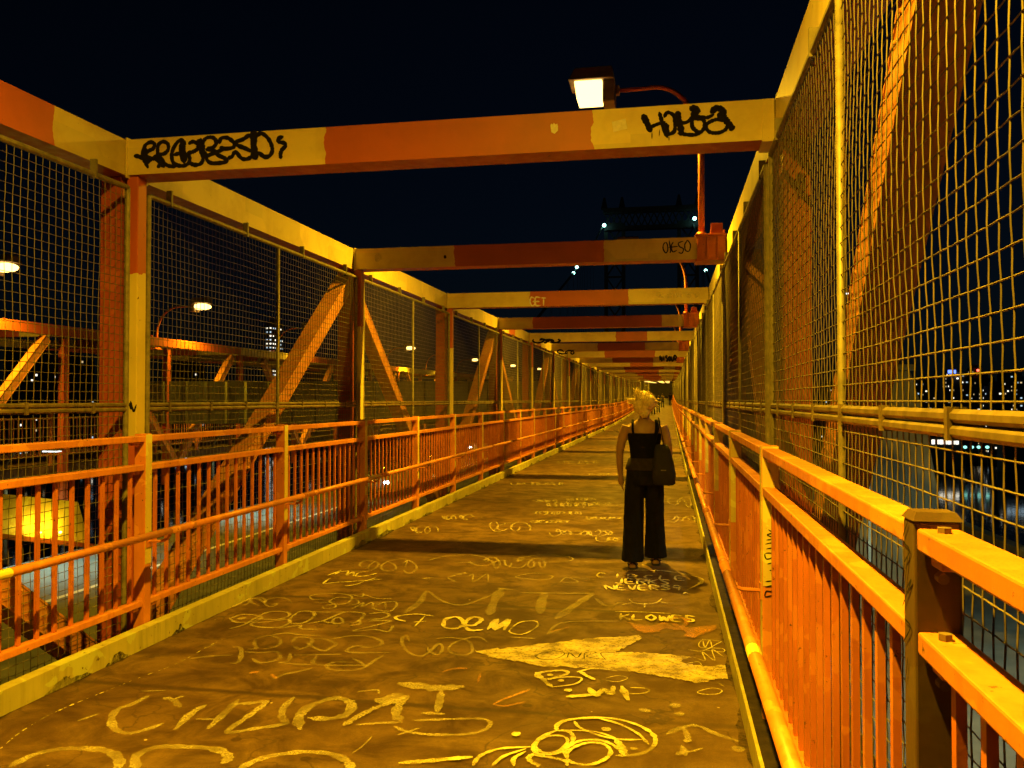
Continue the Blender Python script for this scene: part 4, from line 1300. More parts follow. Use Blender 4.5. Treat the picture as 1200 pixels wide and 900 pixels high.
    if voxel < .011:
        def strand(p, e, sag, r0):
            q = (p + e) / 2 + sag
            mb.tube([p, p.lerp(q, .6), q, q.lerp(e, .6), e], [r0, r0, r0 * .8, r0 * .5, r0 * .15], 5)
        for k in range(260):           # hair swept up from the nape and over the crown
            th = rr.uniform(0, 2 * PI); ph = rr.uniform(-.6, 1.2)
            d = Vector((math.cos(th) * math.cos(ph), math.sin(th) * math.cos(ph), math.sin(ph)))
            if d.y > .5: continue
            p = hc + Vector((d.x * .098, d.y * .108, d.z * .100)) * rr.uniform(.97, 1.08)
            tang = Vector((-d.x * .7 + rr.uniform(-.2, .2), rr.uniform(-.3, .3), .9))
            tang = (tang - d * tang.dot(d)).normalized()
            strand(p, p + tang * rr.uniform(.05, .09) - d * .006, d * .008, .0045)
        for bx, by, bz, dx, dz, ln, n in ((-.055, -.02, 1.655, -.45, .9, .085, 22), (-.085, -.03, 1.60, -.95, .25, .075, 20), (.08, -.04, 1.585, .8, -.3, .05, 16), (.0, -.08, 1.49, .1, -.9, .035, 10)):
            for k in range(n):         # loose tufts that stick out
                p = Vector((bx, by, bz)) + Vector((rr.uniform(-.022, .022), rr.uniform(-.03, .03), rr.uniform(-.022, .022)))
                e = p + Vector((dx + rr.uniform(-.22, .22), rr.uniform(-.3, .2), dz + rr.uniform(-.22, .22))).normalized() * ln * rr.uniform(.6, 1.15)
                strand(p, e, Vector((rr.uniform(-.006, .006), 0, rr.uniform(0, .012))), .0075)
    part(mb, 'hair', hairm, t, True)
    # --- sandals
    for leg in (legL, legR):
        a = Vector(leg[-1])
        mb = MB()
        mb.loft([[(a.x - w, a.y + y, .001), (a.x + w, a.y + y, .001), (a.x + w, a.y + y, .020), (a.x - w, a.y + y, .020)] for y, w in ((-.062, .028), (-.02, .037), (.06, .040), (.13, .046), (.185, .028))])
        mb.tube([(a.x - .045, a.y + .10, .02), (a.x, a.y + .09, .07), (a.x + .045, a.y + .10, .02)], .012, 6)
        mb.tube([(a.x - .036, a.y - .02, .04), (a.x, a.y - .066, .075), (a.x + .036, a.y - .02, .04)], .008, 6)
        part(mb, 'sandal', M['rubber'], t)
    return t
SKIN = simple('tanned_skin', (0.34, 0.20, 0.11), .5, 0, .1, 12)
BLK = simple('black_fabric', (0.006, 0.0055, 0.006), .95, 0, .3, 30, .2)
CHAR = simple('charcoal_trouser_cloth', (0.009, 0.0085, 0.0085), .95, 0, .35, 18, .3)
BLOND = simple('blonde_hair', (0.84, 0.66, 0.28), .5, 0, .25, 40)
WY = 8.22
woman = person('woman in black strappy top and wide dark trousers with messy blonde hair', (-.235, WY, 0), 0.03, SKIN, BLK, CHAR, BLOND, .009)
# the shoulder bag hangs from her far shoulder: a thing of its own
bag = thing('shoulder_bag', 'slouchy black shoulder bag hanging behind the blonde woman', 'bag', (-.235, WY, 0), (0, 0, .03))
mb = MB()
rings = []
for z, rx, ry, cx, cy in ((.865, .095, .05, .155, -.165), (.88, .118, .066, .155, -.165), (.97, .125, .075, .152, -.172), (1.08, .112, .066, .145, -.168), (1.18, .092, .048, .135, -.158), (1.235, .075, .032, .13, -.148), (1.245, .06, .02, .13, -.145)):
    rx *= .86; cx += .03; z -= .05
    rings.append([(cx + rx * (abs(math.cos(t)) ** .7) * (1 if math.cos(t) > 0 else -1), cy + ry * (abs(math.sin(t)) ** .7) * (1 if math.sin(t) > 0 else -1), z) for t in [2 * PI * j / 24 for j in range(24)]])
mb.loft(rings)
mb.v = [tuple(Vector(v) + Vector((noise.noise(Vector(v) * 11), noise.noise(Vector(v) * 11 + Vector((5, 0, 0))), 0)) * .012) for v in mb.v]
part(mb, 'bag_body', simple('black_bag_cloth', (0.009, 0.008, 0.008), .8, 0, .4, 22, .3), bag, True)
for off in (-.03, .045):
    mb = MB()
    pts = smooth_pts([(.13 + off, -.17 if off < 0 else -.145, 1.22), (.14 + off * .4, -.128, 1.32), (.142, -.085, 1.405), (.138, -.005, 1.438), (.140, .06, 1.395), (.165, .09, 1.28), (.20, .02, 1.16), (.175, -.12, 1.19)], 4)
    for a, b in zip(pts[:-1], pts[1:]):
        mb.bar(a, b, .03, .007, (1, 0, .3) if abs((b - a).normalized().x) < .9 else (0, 1, 0))
    part(mb, 'bag_strap', BLK, bag)
mb = MB(); mb.box(.15, .20, -.252, -.244, .955, .965)
part(mb, 'zip_pull', M['galv'], bag)

# far walkers
for lab, u, Y, rz, top, pants, sl in (
        ('far walker in a red top heading up the walkway', 765.5, 76, 0, (0.42, 0.05, 0.03), (.03, .03, .03), True),
        ('far walker in dark clothes beside the red-topped one', 771.5, 82, .1, (.02, .02, .02), (.03, .03, .04), True),
        ('far walker in a pale top, tallest of the distant group', 760.5, 88, PI, (.25, .22, .2), (.02, .02, .03), True),
        ('far walker in black just ahead of the distant group', 776.5, 100, 0, (.02, .02, .03), (.02, .02, .02), True),
        ('lone far walker in black close to the river side railing', 785.5, 112, PI, (.015, .015, .02), (.02, .02, .02), True)):
    p = at(u, 469, Y=Y)
    person(lab, (p.x, Y, zd(Y)), rz, SKIN, simple('walker_top', top, .8), simple('walker_trousers', pants, .8), simple('dark_hair', (.03, .02, .015), .6), .02, wide=False, group='walkers far along the deck', sleeves=sl)

# ------------------------------------------------------------------ covered stretch at the far end
YE = YF(NF - 1)
def zf(y): return zd(y)
shed = thing('walkway_canopy', 'dark covered stretch of walkway with lit ceiling at the far end', 'canopy', (0, YE + 4, zd(YE + 4)))
zs = zd(YE + 4)
mb = MB()
for k in range(14):
    a, b = YE + 4 + k * 6, YE + 4 + (k + 1) * 6
    mb.hexa([(x, y - YE - 4, zd(y) + z - zs) for z in (3.35, 3.55) for x, y in ((-4.6, a), (1.2, a), (1.2, b), (-4.6, b))])
part(mb, 'roof', M['girder'], shed)
for k in range(14):
    y = YE + 4 + k * 6
    for x in (-4.4, .75, -6.0):
        mb = MB(); mb.box(x, x + .3, y - YE - 4, y - YE - 3.7, zd(y) - zs - .1, zd(y) - zs + 3.34)
        part(mb, 'pillar', M['buff'], shed)
mb = MB(); ya = YE + 4 + 84; mb.box(-7.5, 1.6, ya - YE - 4, ya - YE - 3.6, zd(ya) - zs - .2, zd(ya) - zs + 3.6); part(mb, 'end_wall', M['buff'], shed)
for k in range(13):
    y = YE + 6.5 + k * 6
    for x in (-3.0, -1.2, -.2):
        mb = MB(); mb.box(x - .3, x + .3, y - .09, y + .09, zd(y) + 3.12, zd(y) + 3.24)
        o = mb.build('ceiling_light', glow('ceiling_lamp_glass', (1, .56, .12), 1.3) if 'ceiling_lamp_glass' not in bpy.data.materials else bpy.data.materials['ceiling_lamp_glass'])
        tag(o, 'small glowing ceiling light under the canopy at the far end', 'light', 'ceiling lights under the far canopy')
for y in (YE + 10, YE + 34, YE + 62):
    add_light('canopy_light', (-1.5, y, zd(y) + 3.0), LAMP_W * .22, SOD, .2)

# ------------------------------------------------------------------ roadways beside the walkway
ZR = -2.2
def road(name, x0, x1, label, y0=-12, y1=330, z=ZR, th=.5):
    mb = MB()
    ys_ = [y0 + k * 8 for k in range(int((y1 - y0) / 8) + 1)]
    for a, b in zip(ys_[:-1], ys_[1:]):
        mb.hexa([(x0, a, z - th + zd(a)), (x1, a, z - th + zd(a)), (x1, b, z - th + zd(b)), (x0, b, z - th + zd(b)), (x0, a, z + zd(a)), (x1, a, z + zd(a)), (x1, b, z + zd(b)), (x0, b, z + zd(b))])
    o = struct(mb.build(name, M['asphalt'])); o['label'] = label
    return o
rl = road('lower_roadway', -14.9, -4.35, 'grey lower roadway seen below the railing')
rr_ = road('outer_roadway', 1.25, 7.4, 'grey outer roadway below the river side fence')
def lines(o, xs_, dash=None, w=.07, y1=200):
    mb = MB()
    for x in xs_:
        y = -10.0
        while y < y1:
            L = dash[0] if dash else 4.0
            mb.quad((x - w, y, ZR + .004 + zd(y)), (x + w, y, ZR + .004 + zd(y)), (x + w, y + L, ZR + .004 + zd(y + L)), (x - w, y + L, ZR + .004 + zd(y + L)))
            y += L + (dash[1] if dash else 0)
    return part(mb, 'road_marking', M['roadpaint'], o)
lines(rl, (-4.9, -11.6), None); lines(rl, (-8.2,), (3, 6))
lines(rr_, (1.7, 4.3), None, .08); 

# parapet beyond the outer roadway
mb = MB()
for k in range(26):
    a, b = -8 + k * 8, k * 8
    mb.hexa([(x, y, z + zd(y)) for z in (ZR, ZR + .75) for x, y in ((7.1, a), (7.35, a), (7.35, b), (7.1, b))])
tag(mb.build('parapet_wall', M['concrete']), 'low concrete parapet along the outer edge of the river side roadway', 'wall')
# side girders that carry the walkway above the roadways
for x, lab in ((-4.2, 'red plate girder under the roadway side of the walkway'), (.95, 'red plate girder under the river side of the walkway')):
    mb = MB()
    for k in range(22):
        a, b = -6 + k * 6, k * 6
        mb.hexa([(xx, y, z + zd(y)) for z in (-.95, -.42) for xx, y in ((x, a), (x + .2, a), (x + .2, b), (x, b))])
    tag(mb.build('plate_girder', M['red']), lab, 'girder')

# lamps of the lower roadways: bluish-white heads on short posts
def road_lamp(x, y, label, power, col, h=5.2, armx=1.2):
    z = ZR + zd(y)
    t = thing('road_lamp', label, 'lamp', (x, y, z), (0, 0, 0), 'roadway lamps')
    mb = MB(); mb.tube([(0, 0, 0), (0, 0, h - .4), (armx * .25, 0, h - .08), (armx, 0, h)], [.06, .05, .045, .035], 10); part(mb, 'pole', M['galv'], t, True)
    mb = MB(); a, b = sorted((armx, armx + .45 * (1 if armx > 0 else -1))); mb.box(a, b, -.12, .12, h - .05, h + .06); part(mb, 'head', M['housing'], t, bevel=.02)
    mb = MB(); mb.box(a + .05, b - .05, -.09, .09, h - .075, h - .052); part(mb, 'lens', M['road_lens'], t)
    add_light('road_light', (x + (a + b) / 2, y, z + h - .12), power, col, .1, None, math.radians(125))
    return t
LED = (.60, .92, .72)
road_lamp(-15.2, 8.0, 'white roadway lamp beyond the lower roadway, first from the camera', 700, LED, 2.7, 1.0)
road_lamp(-15.2, 26.0, 'white roadway lamp beyond the lower roadway, third from the camera', 850, LED, 2.7, 1.0)
road_lamp(-15.2, 17.0, 'added white lamp beyond the lower roadway, second from the camera', 850, LED, 2.7, 1.0)  # extra lamp, added to brighten the middle of the lower roadway
road_lamp(7.6, 9.5, 'white roadway lamp beyond the outer roadway, hidden high behind the mesh', 2600, (.72, .92, .62), 7.5, -1.4)
road_lamp(7.6, 30.0, 'white roadway lamp far beyond the outer roadway', 600, LED, 7.5, -1.4)

# ------------------------------------------------------------------ cars on the lower roadway
def car(label, x, y, col, facing):
    z = ZR + zd(y)
    t = thing('car', label, 'car', (x, y, z), (0, 0, 0 if facing > 0 else PI), 'cars on the lower roadway')
    m = simple('car_paint', col, .25, .1, .1, 3)
    mb = MB()
    def sec(y, w, z0, z1): return [(-w, y, z0), (w, y, z0), (w * 1.02, y, (z0 + z1) / 2), (w * .92, y, z1), (-w * .92, y, z1), (-w * 1.02, y, (z0 + z1) / 2)]
    mb.loft([sec(-2.2, .74, .35, .72), sec(-2.05, .84, .25, .88), (sec(-1.2, .88, .22, .95)), sec(.6, .88, .22, .92), sec(1.5, .86, .22, .80), sec(2.05, .80, .26, .68), sec(2.2, .70, .34, .58)])
    part(mb, 'body', m, t, True)
    mb = MB()
    mb.loft([sec(-1.75, .74, .90, .93), sec(-1.2, .72, .91, 1.36), sec(-.2, .73, .91, 1.45), sec(.35, .70, .90, 1.38), sec(1.15, .72, .86, .88)])
    part(mb, 'cabin', simple('car_glass', (.02, .022, .025), .08), t, True)
    for sx in (-1, 1):
        for wy in (-1.35, 1.35):
            mb = MB(); mb.tube([(sx * .72, wy, .32), (sx * .90, wy, .32)], .32, 18); w = part(mb, 'wheel', M['rubber'], t)
            mb = MB(); mb.tube([(sx * .895, wy, .32), (sx * .91, wy, .32)], .19, 12); part(mb, 'rim', M['galv'], w)
        mb = MB(); mb.ball((sx * .60, 2.12, .60), .13, .10, .075); part(mb, 'headlight', M['white_led'], t)
        mb = MB(); mb.box(sx * .62 - .12, sx * .62 + .12, -2.24, -2.19, .62, .72); part(mb, 'tail_light', M['win_red'], t)
    return t
for lab, u, v, X, col in (('silver car with headlights on, nearest on the lower roadway', 452, 566, -7.6, (.35, .36, .38)), ('dark car with headlights on behind the silver car', 507, 541, -7.3, (.03, .03, .04)),
                          ('white car with headlights on, third along the lower roadway', 571, 525, -7.2, (.6, .6, .6)), ('blue car farthest along the lower roadway', 640, 503, -7.4, (.04, .07, .18))):
    p = at(u, v, Z=ZR + .6)
    p = at(u, v, Z=ZR + .6 + zd(p.y))
    car(lab, p.x - .6, p.y + 2.2, col, -1)

# ------------------------------------------------------------------ the opposite walkway and the girder between
FX = -15.54
for i in range(2, 18):
    y = YF(i); l, r = place(y)
    l = (FX, l[1], l[2])
    o = beams[0].copy(); C.objects.link(o); o.location, o.rotation_euler = l, r
    o['patch_from'], o['patch_to'] = R.uniform(-3, -1.5), R.uniform(-.9, .1)
    tag(o, 'overhead beam of the opposite walkway seen through the roadway side mesh', 'beam', 'beams of the opposite walkway')
    for s in (-1, 1):
        o = bpy.data.objects.new('top_chord', CH[s]); C.objects.link(o); o.location, o.rotation_euler = l, r
        o['patch_axis'] = 1.0; o['patch_from'], o['patch_to'] = R.choice([(-2, -1), (.8, 2.5), (0, 5), (0, 5)])
        tag(o, 'top chord girder of the opposite walkway, %s row' % ('outer' if s < 0 else 'inner'), 'girder', 'chords of the opposite walkway, %s row' % ('outer' if s < 0 else 'inner'))
    dup(columns[1], l, r, 'truss column of the opposite walkway', 'columns of the opposite walkway')
    o = bpy.data.objects.new('diagonal_brace', DG[(1, i % 2 == 1)]); C.objects.link(o); o.location, o.rotation_euler = l, r
    tag(o, 'slanting truss brace of the opposite walkway', 'brace', 'braces of the opposite walkway')
    for dy in (0, 2.2):
        Y = y + dy; l2, r2 = place(Y)
        if ('opp',) not in KIDS:
            KIDS[('opp',)] = rail_parts(1, 2.165, None, True).mesh('railing_section', M['rail'])
        t = bpy.data.objects.new('railing_section', KIDS[('opp',)]); C.objects.link(t); t.location, t.rotation_euler = (FX, l2[1], l2[2]), r2
        tag(t, 'orange railing section of the opposite walkway', 'railing', 'railings of the opposite walkway')
mb = MB()
for k in range(14):
    a, b = 2 + k * 8, 10 + k * 8
    mb.hexa([(x, y, z + zd(y)) for z in (-.2, 0) for x, y in ((-19.2, a), (-14.95, a), (-14.95, b), (-19.2, b))])
ow = struct(mb.build('opposite_walkway', M['deck'])); ow['label'] = 'deck of the opposite walkway across the roadway'
proto = lamp(-1, .70)
for k, y in enumerate((15.8, 23.6, 31.6, 44.8, 52.6, 60.6, 76.0, 92.0)):
    l, r = place(y)
    l = (0, y - .47, l[2])
    o = proto if k == 0 else dup(proto, l, r)
    o.location, o.rotation_euler = l, r
    tag(o, 'sodium lamp of the opposite walkway, %s from the camera' % ORD[k + 1], 'lamp', 'lamps of the opposite walkway')
    if k < 5:
        add_light('sodium_light', (-14.19, y, zd(y) + 4.32), LAMP_W * .5, SOD, .12, None, CONE)

# deep dull girder along the tracks
def track_girder():
    mb = MB()
    cols = []
    for u, D in ((150, 24), (300, 27.5), (450, 34), (600, 48), (690, 72)):
        a = (u - 600) / F
        bx = FW.x * D + RT.x * a * D; by = FW.y * D + RT.y * a * D
        cols.append((bx, by, EYE + 22 / F * D, EYE - 28 / F * D))
    for p, q in zip(cols[:-1], cols[1:]):
        mb.hexa([(p[0], p[1], p[3]), (q[0], q[1], q[3]), (q[0] - .3, q[1] + .2, q[3]), (p[0] - .3, p[1] + .2, p[3]), (p[0], p[1], p[2]), (q[0], q[1], q[2]), (q[0] - .3, q[1] + .2, q[2]), (p[0] - .3, p[1] + .2, p[2])])
        for k in range(6):       # stiffeners
            t = (k + .5) / 6
            x, y = p[0] + (q[0] - p[0]) * t, p[1] + (q[1] - p[1]) * t
            mb.box(x - .05, x + .05, y - .08, y + .02, p[3] + (q[3] - p[3]) * t + .02, p[2] + (q[2] - p[2]) * t - .02)
        mb.m = 0
    return mb
tag(track_girder().build('track_girder', M['girder']), 'deep dull green girder wall along the tracks behind the roadway side fence', 'girder')

# lamp-lit yellow plate under the tracks, seen low through the near roadway-side railing
pa = at(-90, 640, X=-9.5); pb = at(100, 640, X=-9.5)
def lp(u, v): return at(u, v, X=-9.5)
q = [lp(-120, 612), lp(104, 637), lp(90, 588), lp(-120, 566)]
t = thing('lit_soffit_plate', 'yellow steel plate lit from below by two small lamps, low behind the near railing', 'plate', tuple(q[0]))
mb = MB(); o3 = q[0]
loc = [p - o3 for p in q]
mb.hexa([loc[0] + Vector((.02, 0, 0)), loc[1] + Vector((.02, 0, 0)), loc[1] + Vector((-.1, 0, 0)), loc[0] + Vector((-.1, 0, 0)), loc[3] + Vector((.02, 0, 0)), loc[2] + Vector((.02, 0, 0)), loc[2] + Vector((-.1, 0, 0)), loc[3] + Vector((-.1, 0, 0))])
part(mb, 'plate', M['buff'], t)
mb = MB()
mb.bar(loc[0] + Vector((.06, 0, -.04)), loc[1] + Vector((.06, 0, -.04)), .14, .07)
part(mb, 'ledge', M['red'], t)
for u in (36, 60):
    p = lp(u, 622) - o3
    mb = MB(); mb.ball(p + Vector((.16, 0, -.02)), .02, .03, .02); part(mb, 'lamp_bulb', M['lens'], t)
    add_light('plate_light', tuple(o3 + p + Vector((.20, 0, .06))), 10, (1.0, .66, .02), .03)

# ------------------------------------------------------------------ river-side things beyond the fence
t = thing('bridge_pier', 'pale concrete pier rising beside the outer roadway behind the mesh', 'pier', tuple(at(1032, 469, Y=17.0)))
c = Vector(t.location)
mb = MB()
lv = [(-7.0, 1.05, .9), (-1.6, .80, .7), (-.2, .62, .55), (.55, .42, .45)]
mb.loft([[(-w, -d, z), (w, -d, z), (w, d, z), (-w, d, z)] for z, w, d in lv])
part(mb, 'shaft', M['concrete'], t, bevel=.04)
mb = MB(); mb.box(-.5, .5, -.5, .5, .552, .66); part(mb, 'cap', M['concrete'], t, bevel=.02)
p0 = at(1018, 620, Y=14.0); p1 = at(1018, 486, Y=14.0)
mb = MB(); mb.tube([(p0.x, 14.0, ZR), (p0.x, 14.0, p1.z)], [.035, .025], 8)
tag(mb.build('slim_pole', simple('white_pole_paint', (.75, .78, .72), .5)), 'slim pale pole beside the outer roadway', 'pole')

# ground, river, far bank
ZG = -40.0
mb = MB(); mb.quad((-4000, -300, ZG - 1.2), (4000, -300, ZG - 1.2), (4000, 9000, ZG - 1.2), (-4000, 9000, ZG - 1.2))
m, nt, b_ = new_mat('night_river')
b_.inputs['Base Color'].default_value = (.006, .009, .013, 1); b_.inputs['Roughness'].default_value = .07
tc = nt.nodes.new('ShaderNodeTexCoord'); mp = nt.nodes.new('ShaderNodeMapping'); mp.inputs['Scale'].default_value = (.35, .12, 1)
nt.links.new(tc.outputs['Object'], mp.inputs[0]); nz = N(nt, 'ShaderNodeTexNoise', Scale=1.0, Detail=5); nt.links.new(mp.outputs[0], nz.inputs['Vector'])
bump(nt, b_, nz.outputs['Fac'], .10, .3)
o = struct(mb.build('river', m)); o['label'] = 'dark river below the bridge with light streaks'
mb = MB()
def land(pts, z0=ZG - 6, z1=ZG):
    n = len(pts)
    mb.poly([(x, y, z1) for x, y in pts])
    for (a, b), (c2, d) in zip(pts, pts[1:] + pts[:1]):
        mb.quad((a, b, z0), (c2, d, z0), (c2, d, z1), (a, b, z1))
land([(6, -250), (110, -250), (118, 60), (95, 140), (10, 150)])
land([(-60, -250), (-12, -250), (-12, 170), (-60, 170)])
o = struct(mb.build('park_ground', simple('park_grass', (.05, .07, .03), .9, 0, .4, .06))); o['label'] = 'dim riverside park far below the bridge'
mb = MB()
land([(-4000, 640), (-200, 600), (60, 640), (250, 590), (520, 520), (2200, 380), (4000, 300), (4000, 9000), (-4000, 9000)])
o = struct(mb.build('far_bank', simple('far_bank_ground', (.03, .033, .03), .95, 0, .3, .01))); o['label'] = 'dark far bank of the river'
# riverside drive with kerb in the park
mb = MB(); mb.quad((30, -240, ZG + .05), (46, -240, ZG + .05), (50, 140, ZG + .05), (34, 140, ZG + .05))
o = struct(mb.build('park_road', M['asphalt'])); o['label'] = 'riverside drive in the park far below'

def park_lamp(u, v, label, col='win_white'):
    p = at(u, v, Z=ZG + 8)
    t = thing('park_lamp', label, 'lamp', (p.x, p.y, ZG), (0, 0, 0), 'lamps in the riverside park')
    mb = MB(); mb.tube([(0, 0, 0), (0, 0, 7.6), (.6, 0, 8.1)], [.12, .09, .07], 8); part(mb, 'pole', M['galv'], t, True)
    mb = MB(); mb.ball((.8, 0, 8.0), .38, .38, .26); part(mb, 'globe', M['lamp_globe'], t, True)
    add_light('park_light', (p.x + .8, p.y, ZG + 7.4), 9000, (1.0, .7, .25), .3)
M['lamp_globe'] = glow('park_lamp_globe', (1.0, .8, .42), 14)
park_lamp(1172, 716, 'park lamp far below, nearer to the mesh corner')
park_lamp(1189, 735, 'park lamp far below beside a patch of lit grass')

# far-bank buildings with lit windows
def building(x, y, w, d, h, seed, lit, mats, label, cat='building', floors=3.2, zbase=ZG):
    r = random.Random(seed)
    t = thing('far_building', label, cat, (x, y, zbase), (0, 0, 0), None)
    mb = MB(); mb.box(-w / 2, w / 2, -d / 2, d / 2, -1, h)
    part(mb, 'walls', M['facade'], t)
    mb = MB(); mb.box(-w / 2 + w * .2, w / 2 - w * .35, -d / 4, d / 4, h + .01, h + 3.5); part(mb, 'roof_plant', M['facade'], t)
    wn = MB()
    nx = max(2, int(w / 3.2)); nz = max(2, int(h / floors))
    for i in range(nx):
        for j in range(nz):
            if r.random() < lit:
                wn.m = r.randrange(len(mats))
                ww = w / nx
                cx = -w / 2 + (i + .5) * ww
                z = j * floors + 1.0
                wn.box(cx - ww * .22, cx + ww * .22, -d / 2 - .12, -d / 2 - .02, z, z + floors * .38)
    ny = max(2, int(d / 3.2))
    for i in range(ny):
        for j in range(nz):
            if r.random() < lit * .8:
                wn.m = r.randrange(len(mats)); ww = d / ny; cy = -d / 2 + (i + .5) * ww; z = j * floors + 1.0
                sx = -1 if x > 0 else 1
                a, b = sorted((sx * (w / 2 + .02), sx * (w / 2 + .12)))
                wn.box(a, b, cy - ww * .22, cy + ww * .22, z, z + floors * .38)
    if wn.f:
        part(wn, 'lit_windows', [M[k] for k in mats], t)
    return t
def far_b(u, vtop, Y, wpx, seed, lit, mats, label, d=20):
    p = at(u, vtop, Y=Y)
    w = wpx / F * Y
    return building(p.x, Y + d / 2, w, d, p.z - ZG, seed, lit, mats, label)
WW = ['win_warm', 'win_cool', 'win_white']
for k, (u, vt, Y, w, lit, mats, lab) in enumerate((
        (1002, 442, 700, 26, .10, WW, 'dim block of flats across the river just beside the red brace'),
        (1034, 448, 760, 22, .12, WW, 'low dim block across the river next to the pale pier'),
        (1066, 452, 690, 22, .14, WW, 'squat block across the river with few lit windows'),
        (1090, 446, 820, 20, .13, WW, 'mid-height block across the river left of the taller slabs'),
        (1122, 436, 740, 14, .22, ['win_warm', 'win_white'], 'tall slab across the river topped by a white lit strip'),
        (1133, 440, 900, 12, .25, WW, 'narrow slab behind the slab with the white strip'),
        (1146, 431, 980, 9, .10, ['win_warm'], 'thin dark tower across the river with a red beacon'),
        (1158, 443, 760, 13, .32, ['win_warm', 'win_white'], 'slab across the river with a column of warm windows'),
        (1172, 452, 700, 14, .15, WW, 'low dark block across the river by the warm windowed slab'),
        (1188, 437, 820, 16, .24, ['win_cool', 'win_white'], 'block across the river with paired white windows near its top'),
        (1212, 446, 760, 30, .2, WW, 'wide block across the river at the edge of the view'),
        (1246, 440, 800, 30, .2, WW, 'wide block across the river beyond the edge of the view'),
        (978, 450, 720, 22, .1, WW, 'dim block across the river behind the red brace'))):
    far_b(u, vt, Y, w, 40 + k, lit, mats, lab)
# a lit strip and blue sign on the tall slab, beacon on the thin tower
p = at(1120, 440, Y=738.5)
mb = MB(); mb.box(p.x - 5, p.x + 6, 738.0, 738.6, p.z - .6, p.z + .7)
tag(mb.build('roof_sign', M['win_white']), 'white lit strip near the top of the tall slab', 'sign')
p = at(1117, 437, Y=738.5)
mb = MB(); mb.box(p.x - 4, p.x + 2, 738.0, 738.6, p.z - .4, p.z + 2.4)
tag(mb.build('roof_sign', M['win_blue']), 'blue lit sign above the white strip on the tall slab', 'sign')
p = at(1146, 434, Y=975)
mb = MB(); mb.ball((p.x, 975, p.z), 1.3, 1.3, 1.3)
tag(mb.build('beacon_light', M['win_red']), 'red beacon on the thin dark tower', 'beacon')
# waterfront: long lit shed, teal lamps, small lamps
def waterfront(u, v, Y, wpx, hpx, mat, lab, nm='pier_shed'):
    p = at(u, v, Y=Y); w = wpx / F * Y; h = hpx / F * Y
    t = thing(nm, lab, 'shed', (p.x, Y, ZG))
    mb = MB(); mb.box(-w / 2 - 1, w / 2 + 1, .2, 12, -2, p.z - ZG + h * .8); part(mb, 'walls', M['facade'], t)
    mb = MB()
    n = max(1, int(wpx / 4))
    for k in range(n):
        mb.box(-w / 2 + w * k / n, -w / 2 + w * (k + .82) / n, 0, .15, p.z - ZG - h / 2, p.z - ZG + h / 2)
    part(mb, 'lit_bays', M[mat], t)
waterfront(1108, 518, 560, 28, 5, 'win_white', 'long white lit shed on the far waterfront')
waterfront(1080, 498, 610, 22, 3.5, 'win_white', 'white lit hall above the waterfront shed')
waterfront(1190, 508, 540, 18, 5, 'win_cool', 'cool lit shed on the far waterfront near the edge of the view')
waterfront(1062, 516, 575, 10, 3, 'win_warm', 'small warm lit hut on the far waterfront beside the long shed')
for k, (u, v) in enumerate(((1139, 524), (1147, 524), (1157, 524), (1131, 524), (1075, 522), (1176, 520))):
    p = at(u, v, Y=545)
    t = thing('quay_lamp', '%s teal quay lamp from the long lit shed' % ORD[k + 1] if k < 4 else ('teal quay lamp near the small hut' if k == 4 else 'teal quay lamp by the cool lit shed'), 'lamp', (p.x, 545, ZG), (0, 0, 0), 'teal quay lamps')
    mb = MB(); mb.tube([(0, 0, 0), (0, 0, p.z - ZG - .8)], .25, 6); part(mb, 'pole', M['galv'], t)
    mb = MB(); mb.ball((0, 0, p.z - ZG), 1.1, 1.1, .9); part(mb, 'globe', M['win_teal'], t)
# buildings beyond the roadway side
for k, (u, vt, Y, w, lit, mats, lab) in enumerate((
        (315, 378, 640, 10, .75, ['win_cool', 'win_white'], 'slim tower with rows of blue white windows beyond the opposite walkway'),
        (20, 408, 420, 40, .06, WW, 'dark city block beyond the opposite walkway, nearest to the picture edge'),
        (70, 420, 460, 40, .05, WW, 'dark city block beyond the opposite walkway beside the wide one'),
        (205, 425, 520, 40, .05, WW, 'dark city block beyond the opposite walkway before the slim tower'),
        (380, 432, 700, 50, .04, WW, 'dark city block beyond the opposite walkway after the slim tower'))):
    far_b(u, vt, Y, w, 90 + k, lit, mats, lab)

# ------------------------------------------------------------------ suspension tower and cables
TY = 262.0
zt = zd(TY)
tower = thing('suspension_tower', 'dark lattice suspension tower with four teal lamps behind the beams', 'tower', (-5.4, TY, ZG))
k_ = TY / 250.0
H0 = -ZG
def lattice(mb, x0, x1, zlo, zhi, step, w):
    z = zlo
    mb.bar((x0, 0, zlo), (x0, 0, zhi), w, w, (0, 1, 0)); mb.bar((x1, 0, zlo), (x1, 0, zhi), w, w, (0, 1, 0))
    f = True
    while z < zhi - .1:
        z2 = min(z + step, zhi)
        mb.bar((x0, 0, z), (x1, 0, z2), w * .4, w * .4, (0, 1, 0)); mb.bar((x1, .3, z), (x0, .3, z2), w * .4, w * .4, (0, 1, 0))
        mb.bar((x0, 0, z2), (x1, 0, z2), w * .5, w * .5, (0, 1, 0))
        z = z2
for x0 in (-13.8, 8.6):
    mb = MB(); lattice(mb, x0, x0 + 5.4, 0, H0 + 54 * k_, 8, 1.1); part(mb, 'leg', M['darksteel'], tower)
mb = MB()
mb.box(-14.2, 14.4, -1.2, 1.2, H0 + 52.0 * k_, H0 + 53.2 * k_)
mb.box(-14.6, 14.8, -1.4, 1.4, H0 + 57.2 * k_, H0 + 58.6 * k_)
x = -14.2
